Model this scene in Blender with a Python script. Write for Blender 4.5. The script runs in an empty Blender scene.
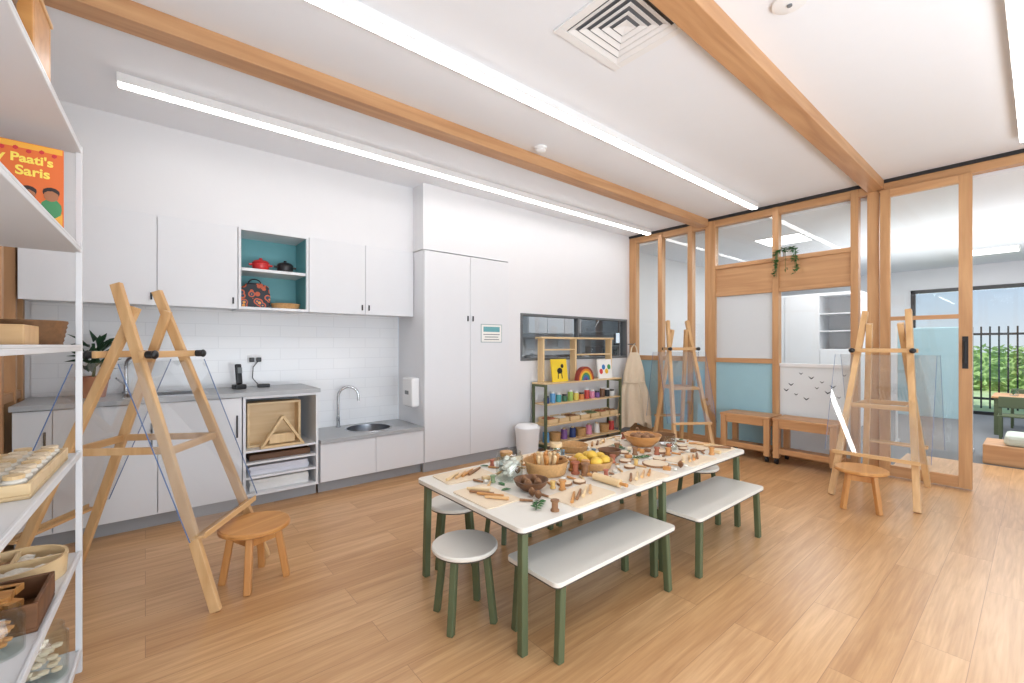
import bpy, bmesh, math, random
from mathutils import Vector, Matrix
random.seed(7)
SC = bpy.context.scene; COL = SC.collection; pi = math.pi
SC.view_settings.view_transform = 'Standard'
H = 1.35; F = 440.0; HZ = 345.0; CA, SA = .768, .640
def pz(px, py, z):
    d = F*(H-z)/(py-HZ); r = (px-512)/F
    return Vector(((CA*r+SA)*d, (CA-SA*r)*d, z))
def V(*a): return Vector(a)

# ------------------------------------------------------------ materials
def lin(c):
    return tuple((x/255/12.92 if x/255 <= .04045 else ((x/255+.055)/1.055)**2.4) for x in c)
MATS = {}
def base(name):
    m = bpy.data.materials.new(name); m.use_nodes = True
    nt = m.node_tree; b = nt.nodes['Principled BSDF']; return m, nt, b
def mat(name, rgb, rough=.5, metal=0, var=.05, scale=8, bump=0):
    if name in MATS: return MATS[name]
    m, nt, b = base(name); L = lin(rgb)
    tc = nt.nodes.new('ShaderNodeTexCoord'); n = nt.nodes.new('ShaderNodeTexNoise'); n.inputs['Scale'].default_value = scale; n.inputs['Detail'].default_value = 3
    mx = nt.nodes.new('ShaderNodeMix'); mx.data_type = 'RGBA'
    mx.inputs[6].default_value = (*[max(0, x*(1-var)) for x in L], 1); mx.inputs[7].default_value = (*[min(1, x*(1+var)) for x in L], 1)
    nt.links.new(tc.outputs['Object'], n.inputs['Vector']); nt.links.new(n.outputs['Fac'], mx.inputs[0]); nt.links.new(mx.outputs[2], b.inputs['Base Color'])
    b.inputs['Roughness'].default_value = rough; b.inputs['Metallic'].default_value = metal
    if bump:
        bp = nt.nodes.new('ShaderNodeBump'); bp.inputs['Strength'].default_value = bump; nt.links.new(n.outputs['Fac'], bp.inputs['Height']); nt.links.new(bp.outputs['Normal'], b.inputs['Normal'])
    MATS[name] = m; return m
def wood(name, c1, c2, axis='Z', rough=.45, fine=9.0):
    m, nt, b = base(name)
    tc = nt.nodes.new('ShaderNodeTexCoord'); mp = nt.nodes.new('ShaderNodeMapping'); n = nt.nodes.new('ShaderNodeTexNoise'); r = nt.nodes.new('ShaderNodeValToRGB')
    mp.inputs['Scale'].default_value = tuple(.7 if a == axis else fine for a in 'XYZ')
    n.inputs['Scale'].default_value = 1.8; n.inputs['Detail'].default_value = 6; n.inputs['Distortion'].default_value = .6
    r.color_ramp.elements[0].position = .3; r.color_ramp.elements[0].color = (*lin(c2), 1); r.color_ramp.elements[1].position = .65; r.color_ramp.elements[1].color = (*lin(c1), 1)
    l = nt.links.new; l(tc.outputs['Object'], mp.inputs[0]); l(mp.outputs[0], n.inputs['Vector']); l(n.outputs['Fac'], r.inputs[0]); l(r.outputs[0], b.inputs['Base Color'])
    b.inputs['Roughness'].default_value = rough
    return m
def glass(name, tint=(1, 1, 1), amt=.8, base_=.035):
    m = bpy.data.materials.new(name); m.use_nodes = True; nt = m.node_tree; nt.nodes.clear()
    o = nt.nodes.new('ShaderNodeOutputMaterial'); t = nt.nodes.new('ShaderNodeBsdfTransparent'); g = nt.nodes.new('ShaderNodeBsdfGlossy'); mx = nt.nodes.new('ShaderNodeMixShader'); f = nt.nodes.new('ShaderNodeLayerWeight')
    p = nt.nodes.new('ShaderNodeMath'); p.operation = 'POWER'; p.inputs[1].default_value = 5; q = nt.nodes.new('ShaderNodeMath'); q.operation = 'MULTIPLY_ADD'; q.inputs[1].default_value = amt; q.inputs[2].default_value = base_
    t.inputs[0].default_value = (*tint, 1); g.inputs['Roughness'].default_value = .02; f.inputs['Blend'].default_value = .5
    l = nt.links.new; l(f.outputs['Facing'], p.inputs[0]); l(p.outputs[0], q.inputs[0]); l(q.outputs[0], mx.inputs[0]); l(t.outputs[0], mx.inputs[1]); l(g.outputs[0], mx.inputs[2]); l(mx.outputs[0], o.inputs[0])
    return m
def frosted(name, rgb, fac=.6):
    m = bpy.data.materials.new(name); m.use_nodes = True; nt = m.node_tree; b = nt.nodes['Principled BSDF']; o = nt.nodes['Material Output']
    b.inputs['Base Color'].default_value = (*lin(rgb), 1); b.inputs['Roughness'].default_value = .35
    t = nt.nodes.new('ShaderNodeBsdfTransparent'); mx = nt.nodes.new('ShaderNodeMixShader'); mx.inputs[0].default_value = fac
    l = nt.links.new; l(t.outputs[0], mx.inputs[1]); l(b.outputs[0], mx.inputs[2]); l(mx.outputs[0], o.inputs[0])
    return m
def emit(name, rgb, s):
    m, nt, b = base(name); b.inputs['Base Color'].default_value = (*rgb, 1); b.inputs['Emission Color'].default_value = (*rgb, 1); b.inputs['Emission Strength'].default_value = s
    return m
def brickmat(name, c1, c2, cm, w, h, mortar, plane='XY', rough=.4, grain=0, bump=0):
    m, nt, b = base(name); l = nt.links.new
    tc = nt.nodes.new('ShaderNodeTexCoord'); br = nt.nodes.new('ShaderNodeTexBrick')
    vec = tc.outputs['Object']
    if plane == 'XZ':
        s = nt.nodes.new('ShaderNodeSeparateXYZ'); c = nt.nodes.new('ShaderNodeCombineXYZ'); l(vec, s.inputs[0]); l(s.outputs[0], c.inputs[0]); l(s.outputs[2], c.inputs[1]); vec = c.outputs[0]
    l(vec, br.inputs['Vector']); br.inputs['Scale'].default_value = 1; br.inputs['Mortar Size'].default_value = mortar; br.inputs['Mortar Smooth'].default_value = .1
    br.inputs['Brick Width'].default_value = w; br.inputs['Row Height'].default_value = h; br.offset = .5 if not grain else .37
    br.inputs['Color1'].default_value = (*lin(c1), 1); br.inputs['Color2'].default_value = (*lin(c2), 1); br.inputs['Mortar'].default_value = (*lin(cm), 1)
    out = br.outputs['Color']
    if grain:
        for sc, ns, dist, lo, hi, dark, g in (((1.0, 12, 1), 1.5, 1.3, .34, .68, (.72, .63, .54, 1), grain), ((1.6, 46, 1), 2.2, .4, .3, .7, (.80, .74, .68, 1), grain)):
            mp = nt.nodes.new('ShaderNodeMapping'); mp.inputs['Scale'].default_value = sc; n = nt.nodes.new('ShaderNodeTexNoise'); n.inputs['Scale'].default_value = ns; n.inputs['Detail'].default_value = 7; n.inputs['Distortion'].default_value = dist
            l(vec, mp.inputs[0]); va = nt.nodes.new('ShaderNodeVectorMath'); va.operation = 'MULTIPLY_ADD'; va.inputs[1].default_value = (40, 40, 40); l(br.outputs['Color'], va.inputs[0]); l(mp.outputs[0], va.inputs[2]); l(va.outputs[0], n.inputs['Vector'])
            r = nt.nodes.new('ShaderNodeValToRGB'); r.color_ramp.elements[0].position = lo; r.color_ramp.elements[0].color = dark; r.color_ramp.elements[1].position = hi; r.color_ramp.elements[1].color = (1, 1, 1, 1)
            l(n.outputs['Fac'], r.inputs[0])
            mx = nt.nodes.new('ShaderNodeMix'); mx.data_type = 'RGBA'; mx.blend_type = 'MULTIPLY'; mx.inputs[0].default_value = g; l(out, mx.inputs[6]); l(r.outputs[0], mx.inputs[7]); out = mx.outputs[2]
    l(out, b.inputs['Base Color']); b.inputs['Roughness'].default_value = rough
    if bump:
        bp = nt.nodes.new('ShaderNodeBump'); bp.inputs['Strength'].default_value = bump; bp.inputs['Distance'].default_value = .003; bp.invert = True; l(br.outputs['Fac'], bp.inputs['Height']); l(bp.outputs[0], b.inputs['Normal'])
    return m

WALL = mat('wall_paint', (227, 227, 229), .65, var=.01); CEIL = mat('ceiling_paint', (235, 238, 243), .7, var=.01)
CAB = mat('cabinet_white', (225, 226, 229), .35, var=.01); DARKGAP = mat('dark_gap', (40, 40, 42), .7)
WORK = mat('grey_worktop', (168, 170, 172), .35, var=.05, scale=60); KICK = mat('grey_kick', (158, 160, 163), .5)
BLACK = mat('black_plastic', (26, 26, 28), .35); STEEL = mat('brushed_steel', (190, 192, 195), .22, 1.0, var=.03); STEELD = mat('dark_steel', (120, 122, 126), .3, 1.0, var=.03); WHITE = mat('white_metal', (236, 236, 236), .4, var=.01); SHELFM = mat('shelf_metal', (220, 221, 223), .4, var=.01)
TX = wood('timber_x', (202, 156, 112), (178, 130, 88), 'X'); TY = wood('timber_y', (204, 158, 113), (182, 134, 90), 'Y'); TZ = wood('timber_z', (204, 158, 111), (180, 132, 88), 'Z')
PINE = wood('easel_pine', (220, 180, 130), (200, 154, 102), 'Z', .4); PINEX = wood('easel_pine_x', (220, 180, 130), (200, 154, 102), 'X', .4)
BIRCH = wood('pale_birch', (228, 200, 156), (212, 180, 132), 'X', .4); BIRCHZ = wood('pale_birch_z', (228, 200, 156), (212, 180, 132), 'Z', .4)
HONEY = wood('honey_stool', (208, 152, 90), (184, 124, 64), 'X', .4); HONEYZ = wood('honey_stool_z', (206, 150, 90), (184, 122, 64), 'Z', .4)
OAK = wood('bench_oak', (204, 156, 108), (180, 128, 84), 'Y', .45); OAKZ = wood('bench_oak_z', (204, 156, 108), (180, 128, 84), 'Z', .45)
DARKW = wood('dark_wood', (122, 80, 48), (84, 54, 32), 'X', .5); BARK = wood('bark_brown', (156, 114, 78), (122, 84, 54), 'X', .6)
GREEN = mat('green_leg', (86, 95, 66), .45, var=.05); LAM = mat('white_laminate', (224, 218, 207), .3, var=.012); PLY = mat('laminate_edge', (70, 62, 54), .5)
TEAL = mat('teal_niche', (108, 170, 176), .5); AQUA = mat('aqua_panel', (160, 200, 212), .5, var=.03); AQUA2 = mat('pale_aqua_panel', (172, 208, 220), .4, var=.03); GREENP = mat('dark_teal_panel', (70, 120, 125), .5)
WICK = mat('wicker', (192, 148, 96), .7, var=.3, scale=70, bump=.5); WICKD = mat('dark_wicker', (120, 84, 52), .7, var=.4, scale=70, bump=.5)
CANVAS = mat('canvas', (232, 214, 188), .8, var=.05, scale=30, bump=.1); GLASS = glass('window_glass', (.975, .985, .98)); JAR = glass('jar_glass', (.95, .97, .96), .6, .03)
ACR = glass('acrylic_sheet', (.972, .98, .985), .7, .09); ACRE = mat('acrylic_edge', (96, 120, 164), .2)
LEAF = mat('leaf_green', (54, 104, 50), .45, var=.4, scale=20); LEAFD = mat('leaf_dark', (34, 70, 44), .5, var=.4, scale=20); HEDGE = mat('hedge_leaf', (160, 186, 116), .6, var=.4, scale=2)
PAPER = mat('white_paper', (240, 238, 234), .7, var=.01); PAPER2 = mat('cool_white_paper', (226, 224, 230), .7); STONE = mat('pale_stone', (226, 220, 208), .6, var=.12, scale=40)
CLAY = mat('clay_board', (226, 206, 178), .6, var=.05, scale=25); LED = emit('led_diffuser', (1, .99, .98), 13.5); PANEL = emit('panel_diffuser', (1, 1, 1), 5); PANEL2 = emit('kitchen_diffuser', (1, 1, 1), 10)
FLOOR = brickmat('oak_vinyl_plank', (222, 179, 131), (204, 158, 109), (176, 132, 92), 1.35, .19, .0012, 'XY', .3, .75)
TILE = brickmat('splash_tile', (236, 237, 238), (234, 235, 237), (225, 226, 228), .34, .11, .003, 'XZ', .18, 0, .08)
CARPET = mat('grey_carpet', (110, 112, 114), .9, var=.15, scale=90); GREYP = mat('grey_powder', (120, 124, 126), .5); FRAME = mat('window_grey', (104, 107, 110), .4)
TERRA = mat('terracotta', (166, 98, 70), .7, var=.1); LEMON = mat('lemon_yellow', (222, 180, 66), .5, var=.1)
def colour(name, rgb, r=.5): return mat('paint_'+name, rgb, r, var=.04)

# ------------------------------------------------------------ mesh builder
class MB:
    def __init__(s): s.bm = bmesh.new()
    def box(s, c, d, rz=0, rot=None):
        r = bmesh.ops.create_cube(s.bm, size=1)
        m = Matrix.Translation(c) @ (rot if rot is not None else Matrix.Rotation(rz, 4, 'Z')) @ Matrix.Diagonal((*d, 1))
        bmesh.ops.transform(s.bm, matrix=m, verts=r['verts']); return s
    def bb(s, x0, x1, y0, y1, z0, z1): return s.box(((x0+x1)/2, (y0+y1)/2, (z0+z1)/2), (x1-x0, y1-y0, z1-z0))
    def bar(s, p, q, w, t, ref=(0, 1, 0)):
        p, q, ref = Vector(p), Vector(q), Vector(ref); d = (q-p).normalized(); y = (ref-d*ref.dot(d)).normalized(); x = y.cross(d)
        R = Matrix((x, y, d)).transposed().to_4x4(); return s.box((p+q)/2, (w, t, (q-p).length), rot=R)
    def cyl(s, p, q, r1, r2=None, n=16):
        p, q = Vector(p), Vector(q); d = q-p; r2 = r1 if r2 is None else r2
        r = bmesh.ops.create_cone(s.bm, cap_ends=True, segments=n, radius1=r1, radius2=r2, depth=d.length)
        m = Matrix.Translation((p+q)/2) @ d.to_track_quat('Z', 'Y').to_matrix().to_4x4(); bmesh.ops.transform(s.bm, matrix=m, verts=r['verts']); return s
    def lathe(s, prof, c=(0, 0, 0), n=24, sx=1, sy=1):
        c = Vector(c); rings = []
        for r, z in prof:
            if r < 1e-5: rings.append([s.bm.verts.new(c+V(0, 0, z))])
            else: rings.append([s.bm.verts.new(c+V(sx*r*math.cos(2*pi*i/n), sy*r*math.sin(2*pi*i/n), z)) for i in range(n)])
        for a, b in zip(rings, rings[1:]):
            for i in range(n):
                j = (i+1) % n
                if len(a) == 1 and len(b) == 1: continue
                if len(a) == 1: s.bm.faces.new((a[0], b[j], b[i]))
                elif len(b) == 1: s.bm.faces.new((a[i], a[j], b[0]))
                else: s.bm.faces.new((a[i], a[j], b[j], b[i]))
        return s
    def tube(s, pts, r, n=8):
        pts = [Vector(p) for p in pts]; rings = []; up = V(.13, .37, .91)
        for i, p in enumerate(pts):
            d = (pts[min(i+1, len(pts)-1)]-pts[max(i-1, 0)]).normalized(); x = up.cross(d)
            if x.length < .05: x = V(1, 0, 0).cross(d)
            x.normalize(); y = d.cross(x); up = d.cross(x)
            rings.append([s.bm.verts.new(p+(x*math.cos(2*pi*k/n)+y*math.sin(2*pi*k/n))*r) for k in range(n)])
        for a, b in zip(rings, rings[1:]):
            for k in range(n): s.bm.faces.new((a[k], a[(k+1) % n], b[(k+1) % n], b[k]))
        s.bm.faces.new(rings[0][::-1]); s.bm.faces.new(rings[-1]); return s
    def ball(s, c, r, sc=(1, 1, 1), sub=2, rot=None):
        o = bmesh.ops.create_icosphere(s.bm, subdivisions=sub, radius=r)
        m = Matrix.Translation(c) @ (rot if rot is not None else Matrix.Identity(4)) @ Matrix.Diagonal((*sc, 1)); bmesh.ops.transform(s.bm, matrix=m, verts=o['verts']); return s
    def poly(s, pts, h):
        pts = [Vector(p) for p in pts]; h = Vector(h); a = [s.bm.verts.new(p) for p in pts]; b = [s.bm.verts.new(p+h) for p in pts]; n = len(a)
        s.bm.faces.new(a[::-1]); s.bm.faces.new(b)
        for i in range(n): s.bm.faces.new((a[i], a[(i+1) % n], b[(i+1) % n], b[i]))
        return s
    def leaf(s, c, d, l, w):
        c, d = Vector(c), Vector(d).normalized(); x = d.cross(V(random.uniform(-.4, .4), random.uniform(-.4, .4), 1)); x = x.normalized() if x.length > .01 else V(1, 0, 0); n = x.cross(d)
        p = [c, c+d*l*.45+x*w+n*.15*w, c+d*l-n*.2*l, c+d*l*.45-x*w+n*.15*w]; v = [s.bm.verts.new(q) for q in p]; s.bm.faces.new(v); return s
    def holed(s, x0, x1, y0, y1, z, t, hole):
        o = [s.bm.verts.new((x, y, z)) for x, y in ((x0, y0), (x1, y0), (x1, y1), (x0, y1))]; i = [s.bm.verts.new((x, y, z)) for x, y in hole]
        es = [s.bm.edges.new((l[k], l[(k+1) % len(l)])) for l in (o, i) for k in range(len(l))]
        g = bmesh.ops.triangle_fill(s.bm, edges=es, use_beauty=True); fs = [f for f in g['geom'] if isinstance(f, bmesh.types.BMFace)]
        e = bmesh.ops.extrude_face_region(s.bm, geom=fs); bmesh.ops.translate(s.bm, verts=[v for v in e['geom'] if isinstance(v, bmesh.types.BMVert)], vec=(0, 0, -t)); return s
    def slope_ring(s, so, zo, si, zi, t=.002):   # square ring whose four blades slope from so/zo in to si/zi
        def lp(r, z): return [s.bm.verts.new((x*r, y*r, z)) for x, y in ((-1, -1), (1, -1), (1, 1), (-1, 1))]
        L = [lp(so, zo), lp(si, zi), lp(si, zi+t), lp(so, zo+t)]
        for a, b in zip(L, L[1:]+L[:1]):
            for k in range(4): s.bm.faces.new((a[k], a[(k+1) % 4], b[(k+1) % 4], b[k]))
        return s
    def done(s, name, m, parent=None, bev=0, smooth=False, loc=None, rot=None):
        bmesh.ops.recalc_face_normals(s.bm, faces=s.bm.faces[:])
        me = bpy.data.meshes.new(name); s.bm.to_mesh(me); s.bm.free(); me.materials.append(m)
        if smooth:
            me.polygons.foreach_set('use_smooth', [True]*len(me.polygons)); me.set_sharp_from_angle(angle=.7)
        o = bpy.data.objects.new(name, me); COL.objects.link(o)
        if parent: o.parent = parent
        if loc is not None: o.location = loc
        if rot is not None: o.rotation_euler = rot
        if bev:
            b = o.modifiers.new('Bevel', 'BEVEL'); b.width = bev; b.segments = 2; b.limit_method = 'ANGLE'
        return o
def tag(o, label, cat, group=None, kind=None):
    o['label'] = label; o['category'] = cat
    if group: o['group'] = group
    if kind: o['kind'] = kind
    return o
def thing(name, label, cat, loc=(0, 0, 0), rz=0, group=None):
    o = bpy.data.objects.new(name, None); COL.objects.link(o); o.location = loc; o.rotation_euler = (0, 0, rz); o.empty_display_size = .1
    return tag(o, label, cat, group)
def struct(o, label=None, cat=None):
    o['kind'] = 'structure'
    if label: o['label'] = label
    if cat: o['category'] = cat
    return o
def sroot(name, label, cat, loc=(0, 0, 0)):
    o = bpy.data.objects.new(name, None); COL.objects.link(o); o.location = loc; return struct(o, label, cat)
def text(name, body, size, m, parent, loc, rot, ex=.0006):
    cu = bpy.data.curves.new(name, 'FONT'); cu.body = body; cu.size = size; cu.extrude = ex; cu.align_x = 'CENTER'; cu.offset = .0012
    t = bpy.data.objects.new(name, cu); COL.objects.link(t); bpy.context.view_layer.update()
    me = bpy.data.meshes.new_from_object(t.evaluated_get(bpy.context.evaluated_depsgraph_get())); bpy.data.objects.remove(t)
    me.materials.clear(); me.materials.append(m); o = bpy.data.objects.new(name, me); COL.objects.link(o); o.parent = parent; o.location = loc; o.rotation_euler = rot; return o
def rrect(w, d, r, n=5):
    p = []
    for cx, cy, a in ((w/2-r, d/2-r, 0), (-w/2+r, d/2-r, 90), (-w/2+r, -d/2+r, 180), (w/2-r, -d/2+r, 270)):
        for k in range(n+1):
            t = math.radians(a+90*k/n); p.append((cx+r*math.cos(t), cy+r*math.sin(t), 0))
    return p

# ------------------------------------------------------------ room shell
XW = 5.92; YW = 4.18; CZ = 3.07
struct(MB().bb(-2.2, 6.02, -2.2, 4.85, -.1, 0).bb(6.02, 7.3, -2.2, 1.06, -.1, 0).done('floor', FLOOR), 'oak look plank floor of the art room', 'floor')
struct(MB().bb(-.8, 6.02, -1.6, 4.9, CZ, CZ+.1).done('ceiling', CEIL), 'white plasterboard ceiling', 'ceiling')
w = MB()
w.bb(-.8, 2.26, 4.8, 4.9, 0, CZ)                      # recessed kitchen wall
w.bb(-.68, 2.26, 4.41, 4.8, 2.365, CZ)                # bulkhead over the wall cupboards
w.bb(2.26, 3.42, YW, 4.8, 2.37, CZ)                   # over the tall cupboard
w.bb(3.42, 3.62, YW, 4.30, 0, CZ); w.bb(5.84, XW+.1, YW, 4.30, 0, CZ); w.bb(3.62, 5.84, YW, 4.30, 0, 1.15); w.bb(3.62, 5.84, YW, 4.30, 1.752, CZ)
struct(w.done('wall_back', WALL), 'white wall behind the kitchenette', 'wall')
struct(MB().bb(-.65, 2.26, 4.785, 4.8, .4, 1.68).done('trim_1', TILE), 'white tiled splashback above the worktop', 'splashback')
struct(MB().bb(3.42, XW, YW-.015, YW, 0, .09).done('baseboard_back', KICK, bev=.004), 'grey skirting along the back wall', 'skirting')
struct(MB().bb(-.68, XW+.05, 2.90, 3.04, CZ-.10, CZ).done('trim_2', TX, bev=.004), 'long timber ceiling beam nearer the kitchenette', 'beam')
struct(MB().bb(-.68, XW+.05, 1.04, 1.18, CZ-.10, CZ).done('trim_3', TX, bev=.004), 'long timber ceiling beam nearer the doorway', 'beam')
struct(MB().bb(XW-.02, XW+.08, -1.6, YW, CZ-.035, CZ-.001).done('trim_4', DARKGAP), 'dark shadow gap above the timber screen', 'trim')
wl = sroot('wall_left', 'timber framed partition at the left', 'wall')
MB().bb(-.80, -.74, -1.6, 4.8, 0, CZ).done('backing', WALL, wl)
p = MB(); p.bb(-.74, -.735, 3.2, 4.79, .1, .95); p.done('lower_panel', GREENP, wl)
for y in (3.5, 4.12, 4.5, 4.74): MB().bb(-.74, -.68, y-.03, y+.03, 0, 2.9).done('post', TZ, wl, .004)
for z in (1.0, 2.2): MB().bb(-.74, -.69, 3.2, 4.79, z-.03, z+.03).done('rail', TY, wl, .004)

# serving window in the back wall
wn = sroot('window_1', 'grey framed sliding serving window in the back wall', 'window')
f = MB(); X0, X1, Z0, Z1 = 3.62, 5.84, 1.15, 1.752
for z in (Z0, Z1-.03): f.bb(X0, X1, YW-.012, YW+.10, z, z+.03)
for x in (X0, X1-.03): f.bb(x, x+.03, YW-.012, YW+.10, Z0+.03, Z1-.03)
f.done('window_frame', FRAME, wn, .003)
MB().bb(4.69, 4.73, YW-.006, YW+.07, Z0+.03, Z1-.03).done('mullion', FRAME, wn, .003)
KG = glass('serving_glass', (.90, .92, .93), .9, .06)
MB().bb(X0+.03, 4.69, YW+.03, YW+.036, Z0+.03, Z1-.03).done('pane', KG, wn); MB().bb(4.73, X1-.03, YW+.05, YW+.056, Z0+.03, Z1-.03).done('pane', KG, wn)

# right timber and glass screen
wr = sroot('wall_right', 'timber framed glazed screen to the next room', 'wall')
xa, xb = XW, XW+.09
posts = [(4.12, .12), (3.64, .07), (3.17, .07), (2.88, .14), (2.07, .07), (1.29, .07), (1.13, .10)]
for y, wd in posts: MB().bb(xa-.01, xb, y-wd/2, y+wd/2, 0, CZ-.035).done('post', TZ, wr, .004)
def rail(y0, y1, z0, z1, m=TY, x0=xa, x1=xb): return MB().bb(x0, x1, y0, y1, z0, z1).done('rail', m, wr, .003)
rail(1.1, 4.15, 2.95, CZ-.035); rail(-1.6, 1.1, 2.95, CZ-.035, x0=xa-.01)
for y0, y1 in ((3.675, 4.06), (3.205, 3.605), (2.95, 3.135)):
    rail(y0, y1, 1.12, 1.19); rail(y0, y1, 0, .1)
    MB().bb(xa+.04, xa+.05, y0, y1, 1.19, 2.95).done('glass_pane', GLASS, wr); MB().bb(xa+.03, xa+.06, y0, y1, .1, 1.12).done('lower_panel', AQUA, wr)
FRO = frosted('frosted_pane', (224, 228, 230), .75); FRO2 = frosted('frosted_lower_pane', (236, 240, 241), .85)
rail(2.105, 2.81, 1.12, 1.18); rail(2.105, 2.81, 0, .1)
MB().bb(xa+.03, xa+.06, 2.105, 2.81, .1, 1.12).done('lower_panel', AQUA, wr); MB().bb(xa+.04, xa+.05, 2.105, 2.81, 1.18, 2.0).done('glass_pane', FRO, wr)
MB().bb(xa+.04, xa+.05, 2.105, 2.81, 2.42, 2.95).done('glass_pane', GLASS, wr); MB().bb(xa+.04, xa+.05, 1.325, 2.035, 2.42, 2.95).done('glass_pane', GLASS, wr)
for y0, y1 in ((2.105, 2.81), (1.325, 2.035)): MB().bb(xa, xb, y0, y1, 2.0, 2.05).bb(xa, xb, y0, y1, 2.37, 2.42).bb(xa+.02, xa+.05, y0, y1, 2.05, 2.37).done('solid_board', TY, wr, .003)
rail(1.325, 2.035, 1.09, 1.13, WHITE, xa+.02, xa+.07); rail(1.325, 2.035, 0, .1)
MB().bb(xa+.04, xa+.05, 1.325, 2.035, 1.13, 2.0).done('glass_pane', GLASS, wr)
MB().bb(xa+.04, xa+.05, 1.325, 2.035, .1, 1.09).done('glass_pane', FRO2, wr)
BIRD = mat('bird_decal', (74, 80, 84), .6)
for k in range(12):   # small flying bird shapes stuck on the frosted pane
    y = 1.39+.105*(k % 6)+.05*(k//6); z = 1.01-.16*(k//6)-.045*((k*3) % 4); s = .5+.2*(k % 2)
    q = [(-.045, .028), (-.02, .016), (0, 0), (.02, .016), (.045, .028), (.022, -.004), (.004, -.02), (-.004, -.02), (-.022, -.004)]
    MB().poly([(xa+.0375, y+a*s, z+b_*s) for a, b_ in q], (.002, 0, 0)).done('bird_decal', BIRD, wr)
dr = sroot('door_1', 'timber and glass sliding door standing open', 'door')
dx0, dx1 = xa-.055, xa-.012
MB().bb(dx0, dx1, .985, 1.065, .01, 2.95).done('stile', TZ, dr, .003); MB().bb(dx0, dx1, .40, .49, .01, 2.95).done('stile', TZ, dr, .003)
MB().bb(dx0, dx1, .49, .985, .01, .12).done('rail', TY, dr, .003); MB().bb(dx0, dx1, .49, .985, 2.87, 2.95).done('rail', TY, dr, .003); MB().bb(dx0, dx1, .49, .985, 1.60, 1.64).done('rail', TY, dr, .003)
MB().bb(dx0+.018, dx0+.025, .49, .985, .12, 2.87).done('glass_pane', GLASS, dr)
h = MB().bb(dx0-.006, dx0, .425, .465, 1.13, 1.43); h.cyl((dx0-.04, .445, 1.18), (dx0-.04, .445, 1.38), .009, n=10); h.cyl((dx0-.04, .445, 1.2), (dx0, .445, 1.2), .007, n=8); h.cyl((dx0-.04, .445, 1.36), (dx0, .445, 1.36), .007, n=8)
h.done('handle', BLACK, dr)

# ------------------------------------------------------------ ceiling fittings
def led(label, y, x0, x1):
    t = thing('ceiling_light', label, 'ceiling light', ((x0+x1)/2, y, CZ), 0); L = (x1-x0)/2
    MB().bb(-L, L, -.04, .04, -.06, 0).done('housing', WHITE, t, .003); MB().bb(-L+.01, L-.01, -.033, .033, -.068, -.0605).done('diffuser', LED, t)
led('long white linear ceiling light nearest the wall cupboards', 3.75, -.14, 5.80)
led('long white linear ceiling light between the two timber beams', 2.22, .0, 5.70)
led('white linear ceiling light at the right edge above the sliding door', .07, .6, 5.50)
t = thing('ceiling_vent', 'square white air vent with concentric louvres in the ceiling', 'vent', (1.98, 1.43, CZ))
def ringm(s, w_, z0, z1): return MB().bb(-s, s, -s, -s+w_, z0, z1).bb(-s, s, s-w_, s, z0, z1).bb(-s, -s+w_, -s+w_, s-w_, z0, z1).bb(s-w_, s, -s+w_, s-w_, z0, z1)
ringm(.27, .05, -.014, 0).done('frame', WHITE, t, .003); MB().bb(-.22, .22, -.22, .22, -.002, 0).done('backing', mat('vent_gap', (104, 106, 110), .7), t)
for s in (.215, .172, .129, .086): MB().slope_ring(s, -.016, s-.028, -.006).done('louvre', WHITE, t)
MB().slope_ring(.043, -.016, .002, -.006).done('louvre', WHITE, t)
t = thing('smoke_detector', 'small round white smoke detector beside the timber beam', 'smoke detector', (2.64, 2.78, CZ))
MB().lathe([(0, 0), (.055, 0), (.055, -.02), (0, -.02)], n=24).done('mounting_plate', WHITE, t, smooth=True); MB().lathe([(.045, -.02), (.045, -.035), (.03, -.045), (0, -.047)], n=24).done('sensor_dome', WHITE, t, smooth=True)
t = thing('motion_sensor', 'flat round white disc on the ceiling right of the vent', 'sensor', (2.47, .80, CZ))
MB().lathe([(0, 0), (.08, 0), (.078, -.015), (.05, -.022), (0, -.024)], n=28).done('cover', WHITE, t, smooth=True); MB().lathe([(0, -.024), (.012, -.024), (.012, -.03), (0, -.031)], n=12).done('lens', GREYP, t, smooth=True)

# ------------------------------------------------------------ kitchenette
YF = 4.18
def carcass(w_, d, h_, z0, t=.018):
    m = MB(); m.bb(0, t, 0, d, z0, h_).bb(w_-t, w_, 0, d, z0, h_).bb(t, w_-t, 0, d, z0, z0+t).bb(t, w_-t, d-t, d, z0+t, h_); return m
def doors(t, xs, z0, z1, y=0, hz=None, sides=()):
    for k, (a, b) in enumerate(zip(xs, xs[1:])):
        d = MB().bb(a+.002, b-.002, y-.02, y-.001, z0, z1).done('door', CAB, t, .0015)
        if hz:
            x = b-.035 if sides[k] > 0 else a+.035
            MB().bb(x-.006, x+.006, y-.034, y-.0205, hz[0], hz[1]).done('handle', BLACK, d, .002)
t = thing('base_cabinet', 'white base cupboard with plain doors behind the left easel', 'cabinet', (-.65, YF, 0))
carcass(1.255, .60, .925, .1).done('body', CAB, t); MB().bb(0, 1.255, .05, .07, 0, .1).done('kickboard', KICK, t)
doors(t, (0, .18, .72, 1.255), .105, .92, hz=(.60, .78), sides=(1, 1, 1))
t = thing('open_cabinet', 'white open base cupboard holding a wooden frame and paper', 'cabinet', (.612, YF, 0))
m = MB().bb(0, .02, -.02, .6, .1, .925).bb(.565, .585, -.02, .6, .1, .925).bb(.02, .565, -.02, .6, .1, .12).bb(.02, .565, .58, .6, .12, .905).bb(.02, .565, -.02, .6, .905, .925); m.done('body', CAB, t)
for z in (.46, .36, .24): MB().bb(.021, .564, -.015, .579, z, z+.016).done('shelf', CAB, t)
MB().bb(0, .585, .05, .07, 0, .1).done('kickboard', KICK, t)
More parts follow.
